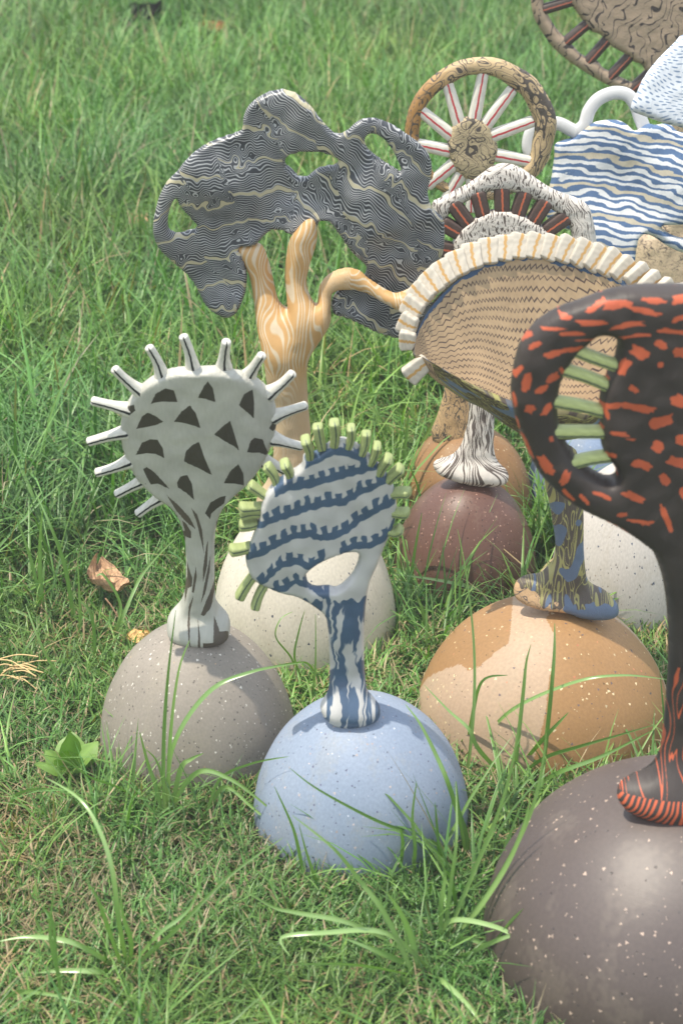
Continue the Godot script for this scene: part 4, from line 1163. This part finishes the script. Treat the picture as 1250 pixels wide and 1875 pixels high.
func lushness(x: float, z: float) -> float:
	return clampf(smoothstep(-1.6, -2.9, z + 0.35 * x) + 0.5 * n2(x * 2.1, z * 2.1) + 0.15, 0.0, 1.0)

func scatter(called: String, label: String, variants: Array, places: Array, m: Material) -> void:
	var root := Node3D.new()
	root.name = called
	add_child(root)
	root.set_meta("label", label)
	root.set_meta("category", "grass")
	root.set_meta("kind", "stuff")
	for k in variants.size():
		var mine := []
		for p in places:
			if p[2] == k:
				mine.append(p)
		var mm := MultiMesh.new()
		mm.transform_format = MultiMesh.TRANSFORM_3D
		mm.use_colors = true
		mm.mesh = variants[k]
		mm.instance_count = mine.size()
		for i in mine.size():
			mm.set_instance_transform(i, mine[i][0])
			mm.set_instance_color(i, mine[i][1])
		var node := MultiMeshInstance3D.new()
		node.name = "grass_patch"
		node.multimesh = mm
		node.material_override = m
		node.set_meta("kind", "stuff")
		root.add_child(node, true)

func spot(x: float, z: float, s: float, variant: int) -> Array:
	var b := Basis(Vector3.UP, rng.randf() * TAU).scaled(Vector3(s, s * rng.randf_range(0.8, 1.15), s))
	var k := 1.0 + 0.2 * n2(x * 1.7 + 40.0, z * 1.7) + 0.14 * n2(x * 6.0, z * 6.0 + 20.0) + rng.randf_range(-0.12, 0.12)
	var warm := 0.0 + 0.15 * n2(x * 2.4, z * 2.4 + 70.0)
	return [Transform3D(b, Vector3(x, 0.006 * n2(x * 2.3, z * 2.3), z)), Color(k * (1.0 + warm), k, k * (1.0 - warm)), variant]

func make_lawn() -> void:
	var turf := []
	for i in 10:
		turf.append(clump(46, 0.024, 0.012, 0.034, 0.0012, 0.0024, 0.06 + 0.055 * i, 0.9))
	var tall := []
	for i in 10:
		tall.append(clump(20, 0.036, 0.05, 0.17, 0.002, 0.0050, 0.09, 0.65))
	var short_spots := []
	var tall_spots := []
	var z := -0.9
	while z > -9.0:
		var far := maxf(0.0, -z - 4.6)
		var step := 0.019 + 0.012 * far
		var reach := 0.55 + (-z) * 0.24
		var x := -reach
		while x < reach:
			var px := x + rng.randf_range(-0.5, 0.5) * step
			var pz := z + rng.randf_range(-0.5, 0.5) * step
			if free_of_domes(px, pz, -0.004):
				var dry := 4.0 + 5.5 * n2(px * 2.2 + 15.0, pz * 2.2) + 2.5 * n2(px * 8.0, pz * 8.0) + 1.0 * smoothstep(-1.75, -1.4, pz) + rng.randf_range(-1.5, 1.5)
				short_spots.append(spot(px, pz, rng.randf_range(0.8, 1.3), clampi(int(dry), 0, 9)))
				if free_of_domes(px, pz, 0.012) and clear_of_litter(px, pz) and rng.randf() < lushness(px, pz) * 0.55:
					tall_spots.append(spot(px, pz, rng.randf_range(0.55, 1.2) * (0.62 + 0.4 * lushness(px, pz)), rng.randi_range(0, 9)))
			x += step
		z -= step
	var m := grass_material()
	scatter("turf_grass", "short fine turf with straw-coloured blades among the green", turf, short_spots, m)
	scatter("long_grass", "long loose green grass growing through the lawn", tall, tall_spots, m)

func leaf_ribbon(pts: PackedVector3Array, width: float, c: Color, taper := 2.5) -> ArrayMesh:
	var line := smooth_line(pts, 7)
	var v := PackedVector3Array()
	var uv := PackedVector2Array()
	var cols := PackedColorArray()
	var idx := PackedInt32Array()
	var n := line.size()
	var turn := rng.randf_range(-0.5, 0.5)
	for i in n:
		var t := float(i) / (n - 1)
		var d := (line[mini(i + 1, n - 1)] - line[maxi(i - 1, 0)]).normalized()
		var side := d.cross(Vector3(0.25 * turn, 0.45, 0.9)).normalized()
		side = side.rotated(d, turn + 0.4 * sin(t * 3.0 + turn * 9.0))
		var out := side.cross(d).normalized()
		var w := width * 0.5 * (1.0 - pow(t, taper)) * (0.65 + 0.35 * minf(1.0, t * 3.0)) + 0.0002
		v.append(line[i] - side * w)
		v.append(line[i] - out * w * 0.35)
		v.append(line[i] + side * w)
		for k in 3:
			uv.append(Vector2(k * 0.5, t))
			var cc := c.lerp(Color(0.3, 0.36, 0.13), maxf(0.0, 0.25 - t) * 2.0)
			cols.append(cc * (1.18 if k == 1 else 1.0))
		if i:
			var b := (i - 1) * 3
			for k in 2:
				for q in [b + k, b + k + 3, b + k + 4, b + k, b + k + 4, b + k + 1]:
					idx.append(q)
	return finish(v, uv, idx, cols)

func tuft(label: String, text: String, width: float, shade := 0.5) -> void:
	var lines := text.split("|")
	var first := V3(lines[0])[0]
	var base := Vector3(first.x, 0, first.z)
	var t := thing("grass_tuft", label, "grass tuft", base, "tall grass tufts by the domes")
	var m := grass_material(0.3)
	m.metallic_specular = 0.7
	for l in lines:
		var pts := V3(l)
		for i in pts.size():
			pts[i] -= base
		pts[0].y = -0.004
		var c := Color(0.12, 0.24, 0.05).lerp(Color(0.28, 0.42, 0.14), clampf(shade + rng.randf_range(-0.35, 0.35), 0.0, 1.0))
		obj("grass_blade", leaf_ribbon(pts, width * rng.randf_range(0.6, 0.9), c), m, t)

func make_tufts() -> void:
	tuft("upright grass tuft in front of the taupe dome with two tall narrow blades", "-165,0,-1559 -164,53,-1559 -161,107,-1559 -155,166,-1559 -146,230,-1559|-162,0,-1563 -159,62,-1563 -153,122,-1563 -145,169,-1563 -135,197,-1563|-163,0,-1572 -166,38,-1572 -172,62,-1572 -182,74,-1572|-163,0,-1563 -156,73,-1573 -123,127,-1583 -83,144,-1593 -35,148,-1603|-160,0,-1563 -149,38,-1553 -128,69,-1543 -102,64,-1538 -77,46,-1533 -46,20,-1523|-166,0,-1563 -172,37,-1563 -178,62,-1563 -183,105,-1553|-161,0,-1567 -149,53,-1567 -139,65,-1567 -127,72,-1567", 0.0058, 0.6)
	tuft("sprawling grass tuft in the lower left of the lawn", "-181,0,-1355 -183,66,-1335 -189,124,-1345 -211,155,-1375 -248,153,-1415|-184,0,-1353 -191,70,-1323 -196,106,-1313 -204,125,-1313|-187,0,-1355 -220,42,-1335 -259,41,-1345 -285,36,-1345|-180,0,-1356 -154,41,-1346 -126,63,-1356 -111,107,-1366|-179,0,-1356 -139,53,-1336 -93,95,-1356 -49,112,-1386|-182,0,-1353 -175,8,-1323 -168,4,-1303 -163,-7,-1293|-187,0,-1351 -207,16,-1331 -233,17,-1331 -255,14,-1331|-181,0,-1355 -174,42,-1335 -178,80,-1325 -179,111,-1325", 0.0055, 0.55)
	tuft("long drooping grass tuft at the left foot of the dark brown dome", "88,0,-1389 97,26,-1389 113,79,-1389 133,147,-1389 143,214,-1389 147,289,-1389|93,0,-1389 110,26,-1389 135,73,-1389 157,136,-1389 165,189,-1389 166,220,-1389|93,0,-1390 114,38,-1380 137,85,-1380 150,126,-1380 155,158,-1380|86,0,-1382 104,25,-1362 126,28,-1352 143,64,-1342 166,87,-1342|86,0,-1378 100,8,-1358 127,42,-1338 144,50,-1338 158,58,-1338|82,0,-1392 93,36,-1372 125,47,-1352 148,47,-1332 169,28,-1312|88,0,-1389 92,54,-1389 96,109,-1389 96,146,-1419|86,0,-1385 84,51,-1375 86,87,-1375 72,119,-1375", 0.0055, 0.6)
	tuft("flattened grass tuft lying toward the camera below the light blue dome", "80,0,-1350 51,18,-1340 24,41,-1330 2,52,-1330|64,0,-1335 48,42,-1335 33,78,-1335 15,107,-1335 -6,147,-1325 -39,180,-1325|66,0,-1341 59,39,-1341 48,78,-1331 36,107,-1321|78,0,-1351 37,56,-1331 -15,65,-1321 -49,60,-1321 -42,49,-1311|52,0,-1385 7,39,-1365 -37,50,-1365 -59,57,-1365 -89,81,-1365|73,0,-1345 82,20,-1315 102,21,-1285 114,15,-1265|69,0,-1346 28,41,-1306 -4,62,-1286 -45,78,-1266", 0.0062, 0.65)
	tuft("grass tuft leaning across the right side of the light blue dome", "108,0,-1525 98,15,-1515 69,34,-1495 40,59,-1475 7,93,-1455 -24,122,-1445 -44,141,-1445|114,0,-1505 107,43,-1495 95,93,-1485 83,120,-1495 69,146,-1505 56,160,-1515|115,0,-1502 113,27,-1502 105,56,-1502 102,87,-1502|93,0,-1494 90,25,-1484 77,45,-1474|64,0,-1483 65,42,-1463 62,76,-1463 65,114,-1463|52,0,-1483 54,47,-1463 51,72,-1453|90,0,-1483 86,40,-1473 82,85,-1473", 0.0052, 0.35)
	tuft("thin grass tuft left of the light blue dome reaching over it", "-129,0,-1557 -113,48,-1557 -83,74,-1547 -48,96,-1527|-126,0,-1573 -109,37,-1563 -82,28,-1543 -52,18,-1513|-33,0,-1475 -37,34,-1465 -43,73,-1455 -57,129,-1435|-86,0,-1565 -53,22,-1535 -21,19,-1515 0,3,-1505 22,-22,-1495|-21,0,-1468 -30,47,-1448 -37,89,-1438", 0.0045, 0.5)
	tuft("tall bright grass tuft crossing the front of the beige and ochre dome", "192,0,-1620 193,58,-1610 195,110,-1610 197,147,-1620 197,174,-1630|166,0,-1620 166,45,-1610 169,110,-1610 171,140,-1615 175,157,-1620|135,0,-1674 148,44,-1654 172,83,-1634 221,121,-1614 263,127,-1614 304,116,-1624|119,0,-1627 123,38,-1627 125,98,-1627 122,162,-1627 113,231,-1627 105,269,-1637|171,0,-1635 191,40,-1605 221,67,-1585 252,78,-1585 292,85,-1595|124,0,-1674 125,46,-1654 132,107,-1634 157,108,-1644|172,0,-1650 189,57,-1610 211,95,-1600|166,0,-1631 143,23,-1621 128,49,-1611 119,70,-1611 101,83,-1621 78,105,-1631|183,0,-1620 204,42,-1580 241,67,-1570 288,97,-1570", 0.0056, 0.5)
	tuft("dark upright grass tuft between the green teeth and the ochre dome", "80,0,-2216 75,38,-2216 78,88,-2216 80,118,-2216|83,0,-2216 88,38,-2216 104,88,-2216 121,127,-2216|77,0,-2216 71,38,-2216 69,63,-2216 89,61,-2216|84,0,-2222 94,41,-2222 113,49,-2212 118,36,-2202|80,0,-2216 82,54,-2216 92,64,-2216", 0.0058, 0.2)
	tuft("grass tuft with one long blade lying in front of the maroon dome", "181,0,-1973 154,21,-1953 127,35,-1943 91,48,-1933 56,53,-1933|80,0,-1941 76,35,-1941 79,76,-1941 86,124,-1941|77,0,-1941 67,41,-1941 60,73,-1941|98,0,-1878 90,23,-1878 85,43,-1878 79,60,-1878", 0.0056, 0.5)
	tuft("slender grass tuft at the foot of the cream dome", "-45,0,-1813 -52,28,-1803 -67,59,-1793 -62,80,-1793 -50,83,-1803|-31,0,-1765 -27,31,-1765 -26,63,-1765 -26,103,-1765|-40,0,-1806 -48,39,-1786 -43,71,-1786 -37,95,-1786|-23,0,-1806 -33,30,-1786 -46,39,-1776 -70,41,-1766|-16,0,-1885 -27,18,-1885 -40,33,-1875 -51,41,-1875", 0.0032, 0.4)
	tuft("tall arching grass tuft by the brown leaf on the left", "-291,0,-1916 -292,30,-1916 -297,78,-1916 -309,124,-1916 -326,155,-1936|-325,0,-1937 -327,41,-1937 -324,91,-1937 -317,140,-1937|-328,0,-1942 -334,51,-1942 -342,93,-1942 -350,123,-1942|-284,0,-1891 -280,20,-1891 -279,50,-1891 -278,104,-1891|-248,0,-1883 -231,35,-1883 -211,67,-1913 -173,108,-1923|-261,0,-1842 -259,35,-1842 -262,59,-1842 -274,76,-1842|-245,0,-1899 -237,35,-1899 -252,70,-1899 -261,70,-1899", 0.0056, 0.5)
	tuft("grass tuft of long blades at the left edge of the lawn", "-285,0,-1795 -300,38,-1785 -310,69,-1785 -320,97,-1795|-379,0,-1924 -357,19,-1914 -330,12,-1904 -303,5,-1894|-308,0,-1899 -323,5,-1879 -350,-11,-1879 -371,-8,-1879|-190,0,-1592 -205,36,-1562 -231,56,-1552 -252,74,-1552 -277,74,-1562|-317,0,-1573 -301,28,-1563 -274,42,-1553 -253,38,-1543", 0.005, 0.55)
	tuft("grass tuft at the near left edge of the lawn", "-229,0,-1304 -232,50,-1304 -232,91,-1304 -242,108,-1304|-287,0,-1311 -266,19,-1301 -241,27,-1291 -208,26,-1281|-230,0,-1321 -238,59,-1321 -232,108,-1321|-302,0,-1393 -279,4,-1383 -240,37,-1363", 0.0052, 0.6)
	tuft("long-bladed grass tuft behind the round spiky disc on the left", "-389,0,-2664 -392,66,-2664 -425,139,-2664 -462,175,-2674|-435,0,-2448 -403,47,-2448 -351,78,-2448 -308,94,-2448|-457,0,-2826 -441,52,-2826 -441,111,-2826 -460,177,-2826|-351,0,-2826 -340,69,-2826 -324,136,-2826 -310,177,-2826|-354,0,-2229 -360,52,-2229 -343,118,-2229 -306,189,-2229|-460,0,-2570 -430,105,-2570 -433,167,-2570", 0.005, 0.6)
	tuft("bright grass tuft between the ochre trunk and the cream-blocked bowl", "-18,0,-2398 -21,54,-2398 -23,100,-2398 -24,118,-2398|11,0,-2382 17,47,-2382 52,62,-2382 94,56,-2382|46,0,-2415 25,47,-2415 4,70,-2415 -18,70,-2415|66,0,-2335 45,54,-2335 17,84,-2335 -14,125,-2335|18,0,-2382 46,23,-2382 66,47,-2382 101,47,-2382|-6,0,-2382 -6,47,-2382 -5,77,-2382", 0.0048, 0.6)

func make_weed() -> void:
	var t := thing("weed_plant", "broad-leaved bright green weed by the left side of the taupe dome", "weed", Vector3(-0.261, 0, -1.624))
	var m := grass_material(0.45)
	var spec := [[0.2, 0.034, 0.020, 0.9], [1.4, 0.040, 0.022, 0.5], [2.6, 0.036, 0.021, 1.1], [3.6, 0.030, 0.019, 1.0], [4.7, 0.038, 0.024, 1.15], [5.6, 0.036, 0.023, 1.1], [1.0, 0.046, 0.018, 0.15]]
	for s in spec:
		var v := PackedVector3Array()
		var uv := PackedVector2Array()
		var cols := PackedColorArray()
		var idx := PackedInt32Array()
		var dir := Vector3(cos(s[0]), 0, sin(s[0]))
		var side := Vector3(-sin(s[0]), 0, cos(s[0]))
		var p := Vector3.ZERO
		for i in 11:
			var k := i / 10.0
			var a: float = s[3] * (0.35 + k * 0.9)
			var w: float = s[2] * (0.12 if k < 0.3 else sin(clampf((k - 0.25) / 0.75, 0.0, 1.0) * PI) * 0.62 + 0.02)
			var up := (Vector3.UP * cos(a) + dir * sin(a))
			for j in 5:
				var e := (j - 2) / 2.0
				v.append(p + side * w * e + side.cross(up) * (-absf(e) * w * 0.22 + 0.0012 * n2(k * 6.0 + s[0], e * 2.0)))
				uv.append(Vector2(j / 4.0, k))
				cols.append(Color(0.17, 0.29, 0.06) * (1.2 if j == 2 else 1.0 + 0.15 * n2(k * 9.0, e * 4.0 + s[0])))
			p += up * s[1] * 1.35 / 10.0
			if i:
				for j in 4:
					var b := (i - 1) * 5 + j
					for q in [b, b + 5, b + 6, b, b + 6, b + 1]:
						idx.append(q)
		obj("leaf", finish(v, uv, idx, cols), m, t)

func dead_leaf(label: String, at: Vector3, size: float, turn: float, tone: Color, lift: float, curl: float) -> void:
	var t := thing("dead_leaf", label, "leaf", at, "dead leaves on the lawn")
	var v := PackedVector3Array()
	var uv := PackedVector2Array()
	var idx := PackedInt32Array()
	var nu := 18
	var nv := 14
	for side in 2:
		for i in nu + 1:
			var k := float(i) / nu
			var w := size * 0.42 * pow(sin(PI * clampf(k * 0.97 + 0.015, 0.0, 1.0)), 0.62) * (1.0 - 0.35 * k)
			for j in nv + 1:
				var e := j * 2.0 / nv - 1.0
				var p := Vector3((k - 0.5) * size, 0, e * w * (1.0 + 0.06 * n2(k * 7.0, signf(e) * 4.0)))
				p.y = lift * size + curl * size * (e * e * 0.35 + pow(absf(k - 0.5) * 2.0, 2.0) * 0.3) + size * 0.06 * n2(k * 3.0 + size * 99.0, e * 2.0) - (0.0 if absf(e) > 0.1 else size * 0.02)
				p.y -= 0.0007 * side
				v.append(p.rotated(Vector3.RIGHT, 0.35).rotated(Vector3.UP, turn))
				uv.append(Vector2(k, e * 0.5 + 0.5))
	for side in 2:
		for i in nu:
			for j in nv:
				var a := side * (nu + 1) * (nv + 1) + i * (nv + 1) + j
				var b := a + nv + 1
				for q in ([a, a + 1, b + 1, a, b + 1, b] if side == 0 else [a, b + 1, a + 1, a, b, b + 1]):
					idx.append(q)
	var img := paint(160, 160, Rect2(0, 0, 1, 1), func(p: Vector2) -> Color:
		var x := p.x * 0.001
		var e := absf(p.y * 0.001 - 0.5)
		var c := tone * (1.0 + 0.18 * n2(x * 5.0, e * 9.0) + 0.12 * n2(x * 24.0, p.y * 0.024))
		if e < 0.014 or absf(fposmod(x * 7.0 - e * 5.0, 1.0) - 0.5) < 0.035:
			c = c * 0.72
		return c)
	obj("leaf_blade", finish(v, uv, idx), clay(img, 0.75, 0.25, 0.0), t)
	var pts := PackedVector3Array([Vector3(-0.48 * size, lift * size, 0).rotated(Vector3.UP, turn), Vector3(-0.62 * size, lift * size * 0.8 + 0.003, 0.03 * size).rotated(Vector3.UP, turn), Vector3(-0.78 * size, lift * size * 0.5, 0.1 * size).rotated(Vector3.UP, turn)])
	var r := PackedFloat32Array([0.0011, 0.0009, 0.0008])
	obj("leaf_stalk", tube(pts, r, r, 2.0, 8), plain(tone * 0.8, 0.8, 0.2), t)

func make_litter() -> void:
	dead_leaf("curled brown dead leaf lying in the grass left of the spiky disc's stem", Vector3(-0.269, 0, -1.952), 0.068, 2.0, col(172, 138, 108), 0.42, 0.45)
	dead_leaf("almost black crumpled leaf far up in the grass", Vector3(-0.413, 0, -4.272), 0.066, 0.3, col(22, 21, 17), 0.95, 0.9)
	dead_leaf("long tan dead leaf beside the black one", Vector3(-0.263, 0, -4.247), 0.052, 0.1, col(158, 108, 72), 0.8, 0.6)
	dead_leaf("small pale pink-brown leaf left of the marbled crown", Vector3(-0.333, 0, -3.111), 0.040, 1.2, col(196, 150, 122), 0.9, 0.2)
	dead_leaf("small straw-coloured leaf just above the taupe dome", Vector3(-0.218, 0, -1.879), 0.026, 0.4, col(206, 168, 112), 0.35, 0.2)
	var t := thing("straw_wisp", "wisp of pale dry straw lying at the left edge of the lawn", "straw", Vector3(-0.346, 0, -1.804))
	var m := plain(col(206, 178, 130), 0.8, 0.2)
	for i in 14:
		var a := rng.randf_range(-0.9, 0.9)
		var p := Vector3(rng.randf_range(-0.02, 0.01), rng.randf_range(0.008, 0.022), rng.randf_range(-0.014, 0.014))
		var d := Vector3(cos(a), rng.randf_range(-0.15, 0.15), sin(a)) * rng.randf_range(0.02, 0.045)
		var pts := smooth_line(PackedVector3Array([p, p + d * 0.5 + Vector3(0, 0.004, 0), p + d]), 4)
		var r := PackedFloat32Array()
		r.resize(pts.size())
		r.fill(0.0007)
		obj("straw", tube(pts, r, r, 2.0, 6), m, t)
